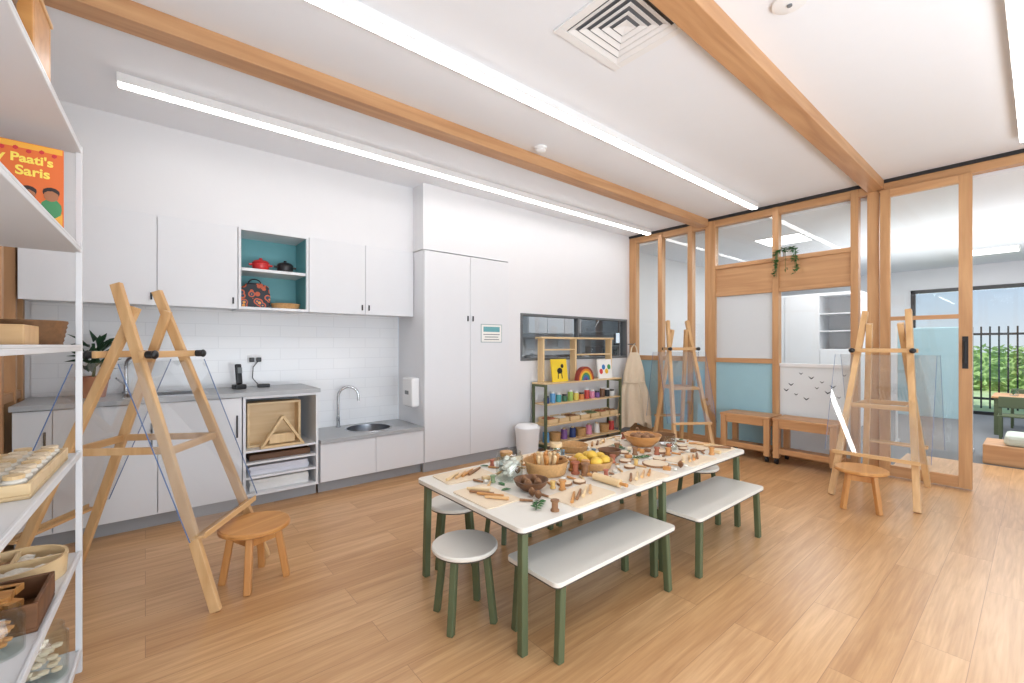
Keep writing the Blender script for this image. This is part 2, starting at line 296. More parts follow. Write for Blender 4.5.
wt = MB(); wt.holed(-.66, 1.21, YF-.04, 4.783, .96, .034, [(-.12+x, 4.30+y) for x, y in ((0, 0), (.5, 0), (.5, .34), (0, .34))])
tag(wt.done('worktop', WORK), 'higher grey worktop left of the round sink', 'worktop')
t = thing('kitchen_sink', 'rectangular steel sink set in the higher worktop', 'sink', (.13, 4.47, .96))
m = MB()
for a in ((-.262, .262, -.182, -.168), (-.262, .262, .168, .182), (-.262, -.248, -.168, .168), (.248, .262, -.168, .168)): m.bb(*a, .0005, .004)
m.done('rim', STEEL, t)
m = MB().bb(-.246, .246, -.166, .166, -.17, -.165)
for a in ((-.248, .248, -.168, -.164), (-.248, .248, .164, .168), (-.248, -.244, -.164, .164), (.244, .248, -.164, .164)): m.bb(*a, -.165, .001)
m.done('bowl', STEELD, t)
def faucet(label, loc, h_, reach, rz):
    t = thing('faucet', label, 'tap', loc, rz)
    MB().lathe([(0, 0), (.026, 0), (.026, .012), (.017, .02), (.017, .11), (0, .11)], n=18).done('base', STEEL, t, smooth=True)
    pts = [(0, 0, .1), (0, 0, h_-reach/2)]+[(reach/2-reach/2*math.cos(a), 0, h_-reach/2+reach/2*math.sin(a)) for a in [pi*k/10 for k in range(1, 11)]]+[(reach, 0, h_-reach/2-.05)]
    MB().tube(pts, .013, 10).done('spout', STEEL, t, smooth=True)
    MB().tube([(0, -.012, .075), (0, -.05, .095), (0, -.10, .13)], .008, 8).done('lever', STEEL, t, smooth=True)
faucet('chrome gooseneck tap seen behind the left easel', (-.12, 4.715, .96), .30, .15, -.6)
t = thing('sink_cabinet', 'low white two-door cupboard under the round sink', 'cabinet', (1.215, YF, 0))
carcass(1.04, .60, .455, .1).done('body', CAB, t); MB().bb(0, 1.04, .05, .07, 0, .1).done('kickboard', KICK, t)
doors(t, (0, .52, 1.04), .105, .45)
wt = MB(); wt.holed(1.213, 2.256, YF-.04, 4.783, .49, .034, [(1.78+.22*math.cos(2*pi*k/32), 4.46+.22*math.sin(2*pi*k/32)) for k in range(32)])
tag(wt.done('worktop', WORK), 'lower grey worktop with the round sink', 'worktop')
t = thing('round_sink', 'round steel hand basin set in the lower worktop', 'sink', (1.78, 4.46, .49))
MB().lathe([(.215, .001), (.235, .001), (.233, .006), (.216, .005)], n=40).done('rim', STEEL, t, smooth=True)
MB().lathe([(.216, .004), (.21, -.06), (.17, -.12), (.05, -.135), (0, -.136)], n=40).done('bowl', STEELD, t, smooth=True)
MB().lathe([(0, -.128), (.03, -.128), (.03, -.134)], n=16).done('drain', DARKGAP, t)
faucet('tall chrome gooseneck tap beside the round sink', (1.55, 4.70, .49), .42, .2, -.35)
YU = 4.41; ZU0, ZU1 = 1.67, 2.362
def wallcab(label, x0, xs, sides):
    t = thing('wall_cabinet', label, 'cabinet', (x0, YU, 0)); w_ = xs[-1]
    m = MB().bb(0, .018, 0, .372, ZU0, ZU1).bb(w_-.018, w_, 0, .372, ZU0, ZU1).bb(.018, w_-.018, 0, .372, ZU0, ZU0+.018).bb(.018, w_-.018, 0, .372, ZU1-.018, ZU1).bb(.018, w_-.018, .354, .372, ZU0+.018, ZU1-.018)
    m.done('body', CAB, t); doors(t, xs, ZU0-.01, ZU1-.002, 0, (ZU0+.03, ZU0+.085), sides)
wallcab('white wall cupboard left of the teal niche', -.66, (0, .73, 1.268), (1, 1))
wallcab('white wall cupboard right of the teal niche', 1.18, (0, .54, 1.076), (1, -1))
t = thing('niche_shelf', 'open teal backed niche between the white wall cupboards', 'shelf', (.612, YU, 0))
m = MB().bb(0, .02, -.02, .372, ZU0-.01, ZU1).bb(.545, .565, -.02, .372, ZU0-.01, ZU1).bb(.02, .545, -.02, .372, ZU0-.01, ZU0+.012).bb(.02, .545, -.02, .372, ZU1-.02, ZU1); m.done('body', CAB, t)
MB().bb(.02, .545, .35, .372, ZU0+.012, ZU1-.02).bb(.0205, .023, 0, .349, ZU0+.013, ZU1-.021).bb(.542, .5445, 0, .349, ZU0+.013, ZU1-.021).done('back_panel', TEAL, t)
MB().bb(.024, .541, -.01, .349, 1.995, 2.02).done('shelf', CAB, t)
def pot(label, loc, c, cl, s=1):
    t = thing('lidded_pot', label, 'pot', loc)
    m = MB().lathe([(0, 0), (.05*s, 0), (.062*s, .02*s), (.06*s, .055*s), (.064*s, .06*s), (0, .06*s)], n=24); m.cyl((-.085*s, 0, .045*s), (.085*s, 0, .045*s), .009*s, n=8); m.done('body', c, t, smooth=True)
    MB().lathe([(.064*s, .061*s), (.05*s, .078*s), (.012*s, .088*s), (.012*s, .1*s), (0, .102*s)], n=24).done('lid', cl, t, smooth=True)
RED = colour('red', (196, 40, 40), .3)
pot('bright red lidded pot on the niche shelf', (.80, 4.50, 2.021), RED, RED, 1.1)
pot('black lidded pot on the niche shelf', (1.00, 4.50, 2.021), BLACK, BLACK, 1.1)
m, nt, b = base('patterned_cloth'); tc = nt.nodes.new('ShaderNodeTexCoord'); vo = nt.nodes.new('ShaderNodeTexVoronoi'); vo.inputs['Scale'].default_value = 18
rp = nt.nodes.new('ShaderNodeValToRGB'); rp.color_ramp.interpolation = 'CONSTANT'
for k, (po, c) in enumerate(((0, (230, 150, 60)), (.25, (40, 60, 80)), (.4, (200, 90, 50)), (.55, (30, 32, 40)))):
    e = rp.color_ramp.elements[k] if k < 2 else rp.color_ramp.elements.new(po); e.position = po; e.color = (*lin(c), 1)
nt.links.new(tc.outputs['Object'], vo.inputs['Vector']); nt.links.new(vo.outputs['Distance'], rp.inputs[0]); nt.links.new(rp.outputs[0], b.inputs['Base Color']); PATT = m
t = thing('patterned_bag', 'dark bag with orange and blue dot pattern in the lower niche', 'bag', (.76, 4.52, ZU0+.0125))
MB().poly([(-.12, 0, 0), (.12, 0, 0), (.125, 0, .1), (.11, 0, .20), (.05, 0, .225), (-.06, 0, .225), (-.12, 0, .17)], (0, .06, 0)).done('body', PATT, t, .012)
MB().tube([(-.05, .03, .21)]+[(-.05*math.cos(a), .03, .222+.04*math.sin(a)) for a in [pi*k/8 for k in range(9)]]+[(.05, .03, .21)], .006, 6).done('handle', BLACK, t)
def basket(name, label, cat, loc, r, h_, m, rz=0, sx=1, sy=1, rows=6, group=None, inner=.85):
    pr = [(0, 0)]
    for k in range(rows):
        z = h_*k/rows; rr = r*(inner+(1-inner)*k/rows); pr += [(rr, z+.001), (rr+.004, z+h_/rows*.5)]
    pr += [(r, h_), (r-.006, h_), (r*inner-.008, .01), (0, .01)]
    o = MB().lathe(pr, n=28, sx=sx, sy=sy).done(name, m, smooth=True); o.location = loc; o.rotation_euler = (0, 0, rz); return tag(o, label, cat, group)
basket('wicker_tray', 'shallow wicker tray in the lower niche', 'tray', (1.01, 4.53, ZU0+.0125), .125, .05, WICK, rows=3)
t = thing('tall_cabinet', 'tall white two-door cupboard beside the serving window', 'cabinet', (2.262, YF, 0))
carcass(1.156, .60, 2.36, .1).done('body', CAB, t); MB().bb(0, 1.156, .0, .02, 0, .1).done('kickboard', KICK, t)
doors(t, (0, .585, 1.156), .105, 2.355, hz=(1.62, 1.68), sides=(1, -1))
t = thing('door_sign', 'small white notice with a teal header on the tall cupboard', 'sign', (3.15, YF-.0205, 1.38))
MB().bb(-.155, .155, -.002, 0, 0, .215).done('border', mat('sign_border', (150, 170, 172), .5), t); MB().bb(-.147, .147, -.003, -.0021, .008, .207).done('sheet', PAPER, t); MB().bb(-.12, .12, -.0045, -.0031, .125, .185).done('header_band', TEAL, t)
m = MB()
for k, w_ in enumerate((.12, .10, .11)): m.bb(-w_, w_, -.0042, -.0031, .09-.03*k, .099-.03*k)
m.done('text_lines', GREYP, t)
t = thing('towel_dispenser', 'white paper towel dispenser on the side of the tall cupboard', 'dispenser', (2.26, 4.36, .69))
MB().bb(-.10, -.001, -.115, .115, 0, .31).done('case', WHITE, t, .02); MB().bb(-.08, -.03, -.08, .08, -.002, .004).done('slot', DARKGAP, t); MB().bb(-.103, -.099, -.04, .04, .13, .17).done('window_strip', GREYP, t)
t = thing('cordless_phone', 'black cordless phone upright in its base on the worktop', 'phone', (.64, 4.55, .961), .3)
MB().box((0, 0, .02), (.09, .09, .04)).done('base', BLACK, t, .008); MB().box((0, .01, .13), (.05, .03, .18), rot=Matrix.Rotation(-.15, 4, 'X')).done('handset', BLACK, t, .01); MB().box((0, -.012, .165), (.035, .006, .05), rot=Matrix.Rotation(-.15, 4, 'X')).done('screen', GREYP, t)
t = thing('wall_socket', 'white double power socket on the tiled splashback', 'socket', (.80, 4.785, 1.22))
MB().bb(-.06, .06, -.008, 0, -.036, .036).done('plate', WHITE, t, .003)
for x in (-.028, .03): MB().bb(x-.02, x+.02, -.04, -.009, -.03, .012).done('plug', BLACK, t, .005)
t = thing('charger', 'small black charger with looped cable on the worktop', 'charger', (.84, 4.60, .961))
MB().bb(-.05, .05, -.03, .03, 0, .03).done('body', BLACK, t, .006); MB().tube([(0, .03, .015), (-.03, .08, .02), (-.07, .12, .08), (-.06, .145, .18), (-.01, .16, .245)], .004, 6).done('cable', BLACK, t)
t = thing('potted_plant', 'leafy green plant in a terracotta pot at the worktop left end', 'plant', (-.30, 4.52, .961))
MB().lathe([(0, 0), (.07, 0), (.09, .13), (.097, .13), (.097, .155), (.082, .155), (.075, .13), (0, .13)], n=22).done('pot', TERRA, t, smooth=True)
m = MB()
for k in range(40):
    a = random.uniform(0, 2*pi); e = random.uniform(.15, 1.3); z = .15+random.uniform(0, .27); m.leaf((.04*math.cos(a), .04*math.sin(a), z), (math.cos(a)*math.cos(e), math.sin(a)*math.cos(e), math.sin(e)), random.uniform(.10, .17), random.uniform(.024, .036))
m.tube([(0, 0, .12), (.01, 0, .25), (0, .02, .4)], .010, 6); m.done('foliage', LEAFD, t)
t = thing('display_box', 'square pale wooden display box in the open cupboard', 'box', (.88, 4.30, .4765))
MB().bb(-.22, .20, -.02, .12, 0, .02).bb(-.22, .20, -.02, .12, .36, .38).bb(-.22, -.2, -.02, .12, .02, .36).bb(.18, .2, -.02, .12, .02, .36).done('box_frame', BIRCH, t, .003); MB().bb(-.2, .18, .11, .12, .02, .36).done('back_panel', BIRCH, t)
t = thing('wooden_triangle', 'pale wooden triangular frame leaning before the square box', 'frame', (.91, 4.19, .4765))
m = MB().bar((-.16, 0, .012), (0, 0, .26), .02, .06).bar((.16, 0, .012), (0, 0, .26), .02, .06).bar((-.17, 0, .012), (.17, 0, .012), .02, .06); m.done('frame_bars', BIRCH, t, .003)
MB().box((0, .02, .07), (.2, .03, .08)).done('inner_block', BIRCHZ, t, .003)
tag(MB().bb(-.24, .24, 0, .33, 0, .05).done('dark_tray', DARKW, bev=.006, loc=(.905, 4.22, .3765)), 'dark brown wooden tray above the stacked paper', 'tray')
for nm, lb, m_, z, s in (('paper_stack', 'stack of cool white paper directly under the dark tray', PAPER2, .2565, .07), ('paper_stack', 'stack of white paper at the bottom of the open cupboard', PAPER, .1205, .09)):
    mm = MB()
    for k in range(6): mm.box((random.uniform(-.006, .006), random.uniform(-.004, .01), s*(k+.5)/6), (.46, .34, s/6), random.uniform(-.02, .02))
    tag(mm.done(nm, m_, loc=(.90, 4.40, z)), lb, 'paper')

# ------------------------------------------------------------ easels
def easel(label, loc, rz, fr=.5, bk=.56, lw=.030, ld=.05, ws=.29, over=.02):
    t = thing('easel', label, 'easel', loc, rz, None); zt = 1.67; zh = 1.50; tp_ = ws*.4655
    def Fp(s, z): return V(s*(ws-tp_*z/zt), -fr+fr/zh*z, z)
    def Bp(s, z): return V(s*(ws-.008-lw-tp_*z/zt), bk*(1-z/zh), z)
    for s in (-1, 1):
        MB().bar(Fp(s, 0.0), Fp(s, zt), lw, ld).done('leg', PINE, t, .004); MB().bar(Bp(s, 0.0), Bp(s, 1.55), lw, ld-.005).done('leg', PINE, t, .004)
        a, b2 = Fp(s, .80), Bp(s, .80); MB().bar(a+V(-s*(lw+.004), 0, 0), b2, .016, .038, (0, 0, 1)).done('side_stretcher', PINE, t, .003)
    for fn, sg in ((Fp, -1), (Bp, 1)):
        tr = .38; y = fn(1, tr).y; hw = abs(fn(1, tr).x)+over
        if sg < 0: m = MB().bb(-hw, hw, y-.062, y-.026, tr-.014, tr).bb(-hw, hw, y-.072, y-.0625, tr-.014, tr+.018)
        else: m = MB().bb(-hw, hw, y+.026, y+.062, tr-.014, tr).bb(-hw, hw, y+.0625, y+.072, tr-.014, tr+.018)
        m.done('tray', PINEX, t, .003)
        tp = 1.30; y = fn(1, tp).y+sg*.05; hw = abs(fn(1, tp).x)+.06
        MB().bb(-hw, hw, y-.011, y+.011, tp-.018, tp+.018).done('clamp_bar', PINEX, t, .004)
        for s in (-1, 1): MB().cyl((s*(hw-.03), y+sg*.012, tp), (s*(hw-.03), y+sg*.045, tp), .02, n=12).ball((s*(hw-.03), y+sg*.05, tp), .024, (1, .6, 1)).done('knob', BLACK, t, smooth=True)
        z2 = .80; hw2 = abs(fn(1, z2).x); y2 = fn(1, z2).y; MB().bb(-hw2, hw2, y2-.010, y2+.010, z2-.022, z2+.018).done('cross_rail', PINEX, t, .003)
        p0, p1 = fn(1, tr), fn(1, 1.34); o = sg*.04; wd = ws+.07
        q = [V(-wd, p0.y+o, tr+.002), V(wd, p0.y+o, tr+.002), V(wd, p1.y+o, 1.26), V(-wd, p1.y+o, 1.26)]
        ac = MB().poly(q, (0, sg*.004, 0)).done('acrylic_sheet', ACR, t)
        for i in (1, 3): MB().bar(q[i]+V(0, sg*.002, 0), q[(i+1) % 4]+V(0, sg*.002, 0), .0025, .0045).done('sheet_edge', ACRE, ac)
    return t
easel('large pine easel at the left with a stool in front', (.015, 3.19, 0), math.radians(57))
easel('pine easel farthest away beside the hanging apron', (5.39, 3.04, 0), math.radians(-33.4), .40, .33, .040, .054, .25)
easel('pine easel at the right in front of the sliding door', (5.27, .92, 0), math.radians(-90), .5, .46, .046, .056, .29, .04)

def wstool(label, loc, rz):
    t = thing('wooden_stool', label, 'stool', (loc[0], loc[1], 0), rz)
    MB().lathe([(0, .30), (.17, .30), (.182, .308), (.182, .324), (.174, .332), (0, .332)], n=36).done('seat', HONEY, t, smooth=True)
    for k in range(4):
        a = pi/4+k*pi/2; c, s = math.cos(a), math.sin(a); MB().bar((.165*c, .165*s, 0), (.115*c, .115*s, .30), .036, .036, (c, s, 0)).done('leg', HONEYZ, t, .006)
    m = MB()
    for k in range(4):
        a = pi/4+k*pi/2; b2 = a+pi/2; m.bar((.112*math.cos(a), .112*math.sin(a), .262), (.112*math.cos(b2), .112*math.sin(b2), .262), .018, .05, (0, 0, 1))
    m.done('apron', HONEYZ, t, .003)
p = pz(255, 580, 0); wstool('round honey coloured wooden stool beside the left easel', p, .4)
wstool('round honey coloured wooden stool before the right easel', (4.56, .95), .2)

# ------------------------------------------------------------ tables, benches, round stools
def table(label, x0, x1, y0, y1):
    w_, d = x1-x0, y1-y0; t = thing('activity_table', label, 'table', ((x0+x1)/2, (y0+y1)/2, 0))
    top = MB().poly([(x, y, .548) for x, y, z in rrect(w_, d, .035)], (0, 0, .022)).done('tabletop', LAM, t, .002)
    MB().poly([(x, y, .541) for x, y, z in rrect(w_-.006, d-.006, .035)], (0, 0, .0068)).done('edge_band', PLY, top)
    for sx in (-1, 1):
        for sy in (-1, 1):
            cx, cy = sx*(w_/2-.05), sy*(d/2-.05); MB().bar((cx+sx*.008, cy+sy*.008, 0), (cx, cy, .541), .036, .036, (0, 1, 0)).done('leg', GREEN, t, .005)
    return t
table('white activity table with green legs nearer the camera', 1.22, 2.325, 1.40, 2.34); table('white activity table with green legs farther from the camera', 2.33, 3.43, 1.40, 2.34)
def bench(label, x0, x1, y0, y1):
    w_, d = x1-x0, y1-y0; t = thing('bench', label, 'bench', ((x0+x1)/2, (y0+y1)/2, 0)); h_ = .355
    s = MB().poly([(x, y, h_-.02) for x, y, z in rrect(w_, d, .03)], (0, 0, .02)).done('seat', LAM, t, .002); MB().poly([(x, y, h_-.027) for x, y, z in rrect(w_-.006, d-.006, .03)], (0, 0, .0068)).done('edge_band', PLY, s)
    for sx in (-1, 1):
        for sy in (-1, 1):
            cx, cy = sx*(w_/2-.06), sy*(d/2-.035); MB().bar((cx+sx*.02, cy+sy*.006, 0), (cx, cy, h_-.027), .036, .034, (0, 1, 0)).done('leg', GREEN, t, .005)
bench('white bench with green legs nearer the camera', 1.31, 2.248, 1.28, 1.62); bench('white bench with green legs by the far end of the tables', 2.43, 3.35, 1.24, 1.58)
def rstool(label, x, y, rz=.5, sm=LAM):
    t = thing('round_stool', label, 'stool', (x, y, 0), rz)
    s = MB().lathe([(0, .345), (.158, .345), (.163, .35), (.163, .362), (.158, .367), (0, .367)], n=36).done('seat', sm, t, smooth=True); MB().lathe([(0, .338), (.156, .338), (.156, .345)], n=36).done('edge_band', PLY, s)
    for k in range(4):
        a = k*pi/2; c, q = math.cos(a), math.sin(a); MB().bar((.155*c, .155*q, 0), (.115*c, .115*q, .338), .032, .032, (c, q, 0)).done('leg', GREEN, t, .005)
    return t
for lb, x, y, rz in (('round white stool with green legs at the near end of the tables', 1.22, 1.83, .55), ('round white stool at the left back corner of the near table', 1.50, 2.36, .3), ('second round white stool along the far side of the tables', 1.98, 2.42, .7),
                     ('third round white stool along the far side of the tables', 2.55, 2.42, .2), ('fourth round white stool along the far side of the tables', 3.05, 2.42, .5), ('round white stool at the far right end of the tables', 3.48, 1.80, .4)): rstool(lb, x, y, rz)

# ------------------------------------------------------------ things on the tables
TZP = .5705; OCC = []
def free(x, y, r):
    for a, b, q in OCC:
        if (a-x)**2+(b-y)**2 < (q+r)**2: return False
    return True
def flat(name, label, cat, m, mb, x, y, rz=0, group=None, smooth=False, bev=0, z=TZP):
    o = mb.done(name, m, bev=bev, smooth=smooth, loc=(x, y, z), rot=(0, 0, rz)); return tag(o, label, cat, group)
bd = [('at the near left corner of the tables', 1.46, 2.20), ('at the near end of the tables', 1.35, 1.83), ('along the bench side of the near table', 1.74, 1.52), ('in the middle of the bench side', 2.25, 1.52), ('along the bench side of the far table', 2.85, 1.52), ('at the stool side of the near table', 2.05, 2.23), ('at the stool side of the far table', 2.75, 2.23), ('at the far end of the tables', 3.31, 1.62)]
for n_, (lb, x, y) in enumerate(bd):
    end = n_ in (1, 7); rz = pi/2 if end else random.uniform(-.06, .06)
    flat('clay_board', 'flat beige clay board '+lb, 'board', CLAY, MB().poly([(a, b, 0) for a, b, z in rrect(.32, .21, .02)], (0, 0, .005)), x, y, rz)
    for dx in (-.09, 0, .09): OCC.append((x+(0 if end else dx), y+(dx if end else 0), .10))
    for k in range(4):
        a = random.uniform(-.06, .06)+.6; L = random.uniform(.12, .15)
        m = MB().cyl((-L/2, 0, .009), (L/2, 0, .009), .009, .007, 8); u = -.085+.055*k; v = random.uniform(-.012, .012); c, s = math.cos(rz), math.sin(rz)
        flat('clay_tool', 'slim wooden clay tool lying on a beige clay board', 'tool', [BIRCH, PINEX, HONEY, BARK][(k+n_) % 4], m, x+u*c-v*s, y+u*s+v*c, rz+a, 'clay tools on the boards', z=TZP+.0052)
def jar(label, x, y, r, h_, fill, z=TZP, lid=None):
    t = thing('glass_jar', label, 'jar', (x, y, z))
    MB().lathe([(0, 0), (r, 0), (r, h_*.8), (r*.85, h_*.9), (r*.85, h_), (r*.8, h_), (r*.8, h_*.9), (r*.94, h_*.79), (r*.94, .006), (0, .006)], n=24).done('glass', JAR, t, smooth=True)
    m = MB()
    for k in range(30):
        a = random.uniform(0, 2*pi); q = random.uniform(0, r*.68); m.ball((q*math.cos(a), q*math.sin(a), .022+random.random()*h_*.6), r*.2, (1.2, .8, .7), 1)
    c = m.done('contents', fill, t, smooth=True); c['kind'] = 'stuff'
    if lid: MB().cyl((0, 0, h_), (0, 0, h_+.025), r*.86, n=22).done('lid', lid, t)
    if z == TZP: OCC.append((x, y, r))
jar('clear glass jar of pale shells on the near table', 1.63, 1.98, .08, .16, STONE)
jar('small corked glass jar beside the jar of shells', 1.72, 2.12, .045, .095, CLAY, lid=HONEY)
jar('corked glass jar of brown seeds beside the lemon basket', 2.08, 2.04, .045, .11, HONEY, lid=BIRCH)
jar('glass jar of dark seeds near the far end of the tables', 3.02, 1.77, .045, .09, BARK)
def bowl(label, x, y, r, h_, m_): OCC.append((x, y, r)); return flat('wooden_bowl', label, 'bowl', m_, MB().lathe([(0, 0), (r*.5, 0), (r*.85, h_*.5), (r, h_), (r-.008, h_), (r*.78, h_*.5), (r*.45, .01), (0, .01)], n=28), x, y, smooth=True)
def bask(label, x, y, r, h_, m_, rows=5): OCC.append((x, y, r+.01)); return basket('wicker_basket', label, 'basket', (x, y, TZP), r, h_, m_, rows=rows)
x, y = 1.88, 1.93; bask('large round wicker basket of wooden pegs on the near table', x, y, .135, .08, WICK, 5)
for k in range(11):
    a = k*.8; q = .05 if k < 8 else .02; flat('wooden_peg', 'wooden peg standing in the large round wicker basket', 'peg', [BIRCH, HONEY][k % 2], MB().cyl((0, 0, 0), (.02*math.cos(a), .02*math.sin(a), .09), .011, n=8).ball((.02*math.cos(a), .02*math.sin(a), .095), .014, sub=1), x+q*math.cos(a), y+q*math.sin(a), group='pegs in the wicker basket', z=TZP+.012)
x, y = 1.60, 1.76; bowl('dark wooden bowl of pine cones on the near table', x, y, .095, .055, DARKW)
def cone(label, x, y, z, s, rz, group, tilt=.3):
    pr = [(0, 0)]
    for k in range(9): rr = s*(.40*math.sin(pi*(k+.8)/10.2)); pr += [(rr, s*k/9+.001), (rr*.62, s*(k+.6)/9)]
    pr += [(0, s)]
    o = MB().lathe(pr, n=10).done('pine_cone', BARK, smooth=False, loc=(x, y, z)); o.rotation_euler = (random.uniform(-tilt, tilt), random.uniform(-tilt, tilt), rz); tag(o, label, 'pine cone', group)
for k in range(4): a = k*pi/2+.4; cone('small brown pine cone in the dark wooden bowl', x+.042*math.cos(a), y+.042*math.sin(a), TZP+.016, .055, a, 'pine cones in the bowl', .1)
x, y = 2.20, 1.84; bask('shallow wicker basket of yellow lemons on the tables', x, y, .135, .05, WICK, 4)
for k in range(7):
    a = k*2*pi/6; r = .082 if k < 6 else 0
    o = MB().ball((0, 0, 0), .034, (1.2, 1, 1)).done('lemon', LEMON, smooth=True, loc=(x+r*math.cos(a), y+r*math.sin(a), TZP+(.048 if k < 6 else .07)), rot=(0, 0, a+pi/2)); tag(o, 'yellow lemon in the shallow wicker basket', 'lemon', 'lemons in the wicker basket')
bowl('small dark bowl in the middle of the tables', 2.46, 1.90, .08, .06, DARKW)
x, y = 2.97, 1.98; bowl('wide wooden bowl of brown seed pods on the far table', x, y, .145, .085, HONEY)
for k in range(7): a = k*pi/3; r = .062 if k else 0; flat('seed_pod', 'brown seed pod in the wide wooden bowl', 'seed pod', BARK, MB().ball((0, 0, .03), .03, (1.1, .9, .8)), x+r*math.cos(a), y+r*math.sin(a), a, 'seed pods in the wide bowl', True, z=TZP+.04)
bask('low dark wicker basket at the far end of the tables', 3.26, 1.98, .1, .05, WICKD, 4); bask('round wicker basket on the stool side of the tables', 2.42, 2.2, .11, .05, WICK, 4)
for k, (px, py) in enumerate(((2.02, 1.74), (2.07, 1.78), (2.0, 1.80), (2.04, 1.86), (2.02, 1.93))):
    OCC.append((px, py, .028)); flat('wooden_spool', 'short turned wooden spool standing beside the lemon basket', 'spool', [BARK, HONEY, TERRA, HONEY, BARK][k], MB().lathe([(0, 0), (.026, 0), (.026, .01), (.018, .016), (.018, .058), (.026, .064), (.026, .075), (0, .075)], n=16), px, py, group='spools by the lemon basket', smooth=True)
def slice_(lb, x, y, r, group=None, h_=.012):
    t = thing('wood_slice', lb, 'wood slice', (x, y, TZP), 0, group); MB().cyl((0, 0, 0), (0, 0, h_), r, n=18).done('bark', BARK, t); MB().cyl((0, 0, h_+.0001), (0, 0, h_+.002), r*.93, n=18).done('cut_face', CLAY, t); OCC.append((x, y, r))
slice_('largest round wood slice between the boards on the bench side', 2.55, 1.60, .085); slice_('round wood slice with pale cut face at the far end corner', 3.2, 2.2, .06)
t = thing('rolling_pin', 'small wooden rolling pin on the bench side of the tables', 'rolling pin', (1.995, 1.56, TZP), pi/2); OCC.append((1.995, 1.56, .04)); OCC.append((1.995, 1.64, .04)); OCC.append((1.995, 1.48, .04))
MB().cyl((-.09, 0, .022), (.09, 0, .022), .022, n=14).done('roller', BIRCH, t, smooth=True)
for s in (-1, 1): MB().cyl((s*.0905, 0, .022), (s*.135, 0, .022), .009, .011, 10).done('handle', HONEY, t, smooth=True)
def sprig(lb, x, y, rz, n, k_=1.0):
    t = thing('leafy_sprig', lb, 'sprig', (x, y, TZP), rz); m = MB(); m.tube([(-.07*k_, 0, .008), (0, .01, .012), (.07*k_, 0, .009)], .003, 6); m.done('stem', LEAFD, t); m = MB()
    for k in range(n): m.leaf(((-.065+.13/n*k)*k_, .004, .012), (.3, random.choice((-1, 1))*.8, random.uniform(.02, .2)), .036*k_, .009*k_)
    m.done('leaves', LEAF, t); OCC.append((x, y, .05))
sprig('green leafy sprig on the near table', 1.46, 1.55, .6, 16, .9); sprig('green leafy sprig beside the largest wood slice', 2.62, 1.76, -.3, 16)
sprig('green leafy sprig beside the wide wooden bowl', 2.76, 2.04, 1.2, 16)
for lb, x, y in (('white saucer beside the pegs basket on the stool side', 1.80, 2.22), ('white saucer near the far end of the tables', 3.12, 1.86)):
    OCC.append((x, y, .055)); flat('saucer', lb, 'saucer', WHITE, MB().lathe([(0, 0), (.035, 0), (.055, .012), (.053, .014), (.033, .004), (0, .004)], n=24), x, y, smooth=True)
def scatter(n, r, fn, x0=1.45, x1=3.38, y0=1.45, y1=2.29):
    c = 0
    for k in range(n*120):
        if c >= n: break
        x, y = random.uniform(x0, x1), random.uniform(y0, y1)
        if free(x, y, r): OCC.append((x, y, r)); fn(c, x, y); c += 1
scatter(15, .045, lambda k, x, y: slice_('small round wood slice lying loose on the white tables', x, y, random.uniform(.034, .045), 'loose wood slices on the tables'), y0=1.6, y1=2.25)
scatter(10, .024, lambda k, x, y: flat('cotton_reel', 'brown wooden reel standing loose on the white tables', 'reel', [TERRA, BARK, HONEY][k % 3], MB().lathe([(0, 0), (.021, 0), (.021, .007), (.015, .012), (.015, .04), (.021, .045), (.021, .052), (0, .052)], n=14), x, y, 0, 'loose wooden reels on the tables', True))
scatter(14, .028, lambda k, x, y: flat('wooden_block', 'small wooden block lying loose on the white tables', 'block', [BARK, HONEY, CLAY, BIRCH][k % 4], MB().box((0, 0, .011), (.046, .03, .022)), x, y, k, 'loose wooden blocks on the tables', bev=.003))
scatter(8, .023, lambda k, x, y: cone('loose brown pine cone lying on the white tables', x, y, TZP+.003, .048, k, 'loose pine cones on the tables', .1))
CS = [colour('spool_blue', (110, 140, 160)), colour('spool_red', (176, 104, 84)), colour('spool_green', (128, 146, 108)), colour('spool_mustard', (214, 176, 104))]
for nm, c0 in (('blue', 0), ('red', 1), ('green', 2), ('mustard', 3)):
    scatter(2, .018, lambda k, x, y: flat('thread_spool', 'small %s thread spool standing loose on the white tables' % nm, 'spool', CS[c0], MB().lathe([(0, 0), (.016, 0), (.016, .006), (.012, .01), (.012, .03), (.016, .034), (.016, .04), (0, .04)], n=14), x, y, 0, nm+' thread spools on the tables', True))
def dry_leaf(k, x, y):
    m = MB(); m.poly([(-.03, 0, .002), (-.01, .014, .006), (.018, .011, .006), (.032, 0, .003), (.018, -.011, .006), (-.01, -.014, .006)], (0, 0, .0015)); return flat('dried_leaf', 'small dried leaf lying loose on the white tables', 'leaf', [LEAF, BARK, WICK][k % 3], m, x, y, k*1.3, 'dried leaves on the tables')
scatter(14, .03, dry_leaf)
scatter(60, .03, lambda k, x, y: (lambda L: flat('wooden_stick', 'loose wooden stick lying on the white tables', 'stick', [HONEY, BARK, BIRCH, PINEX][k % 4], MB().cyl((-L/2, 0, .007), (L/2, 0, .007), .007, .006, 8), x, y, random.uniform(-1.5, 1.5), 'loose sticks on the tables'))(random.uniform(.06, .075)))
scatter(34, .016, lambda k, x, y: flat('pebble', 'pale pebble lying loose on the white tables', 'pebble', STONE, MB().ball((0, 0, .009), .014, (1.2, 1, .6)), x, y, k, 'loose pebbles on the tables', True))

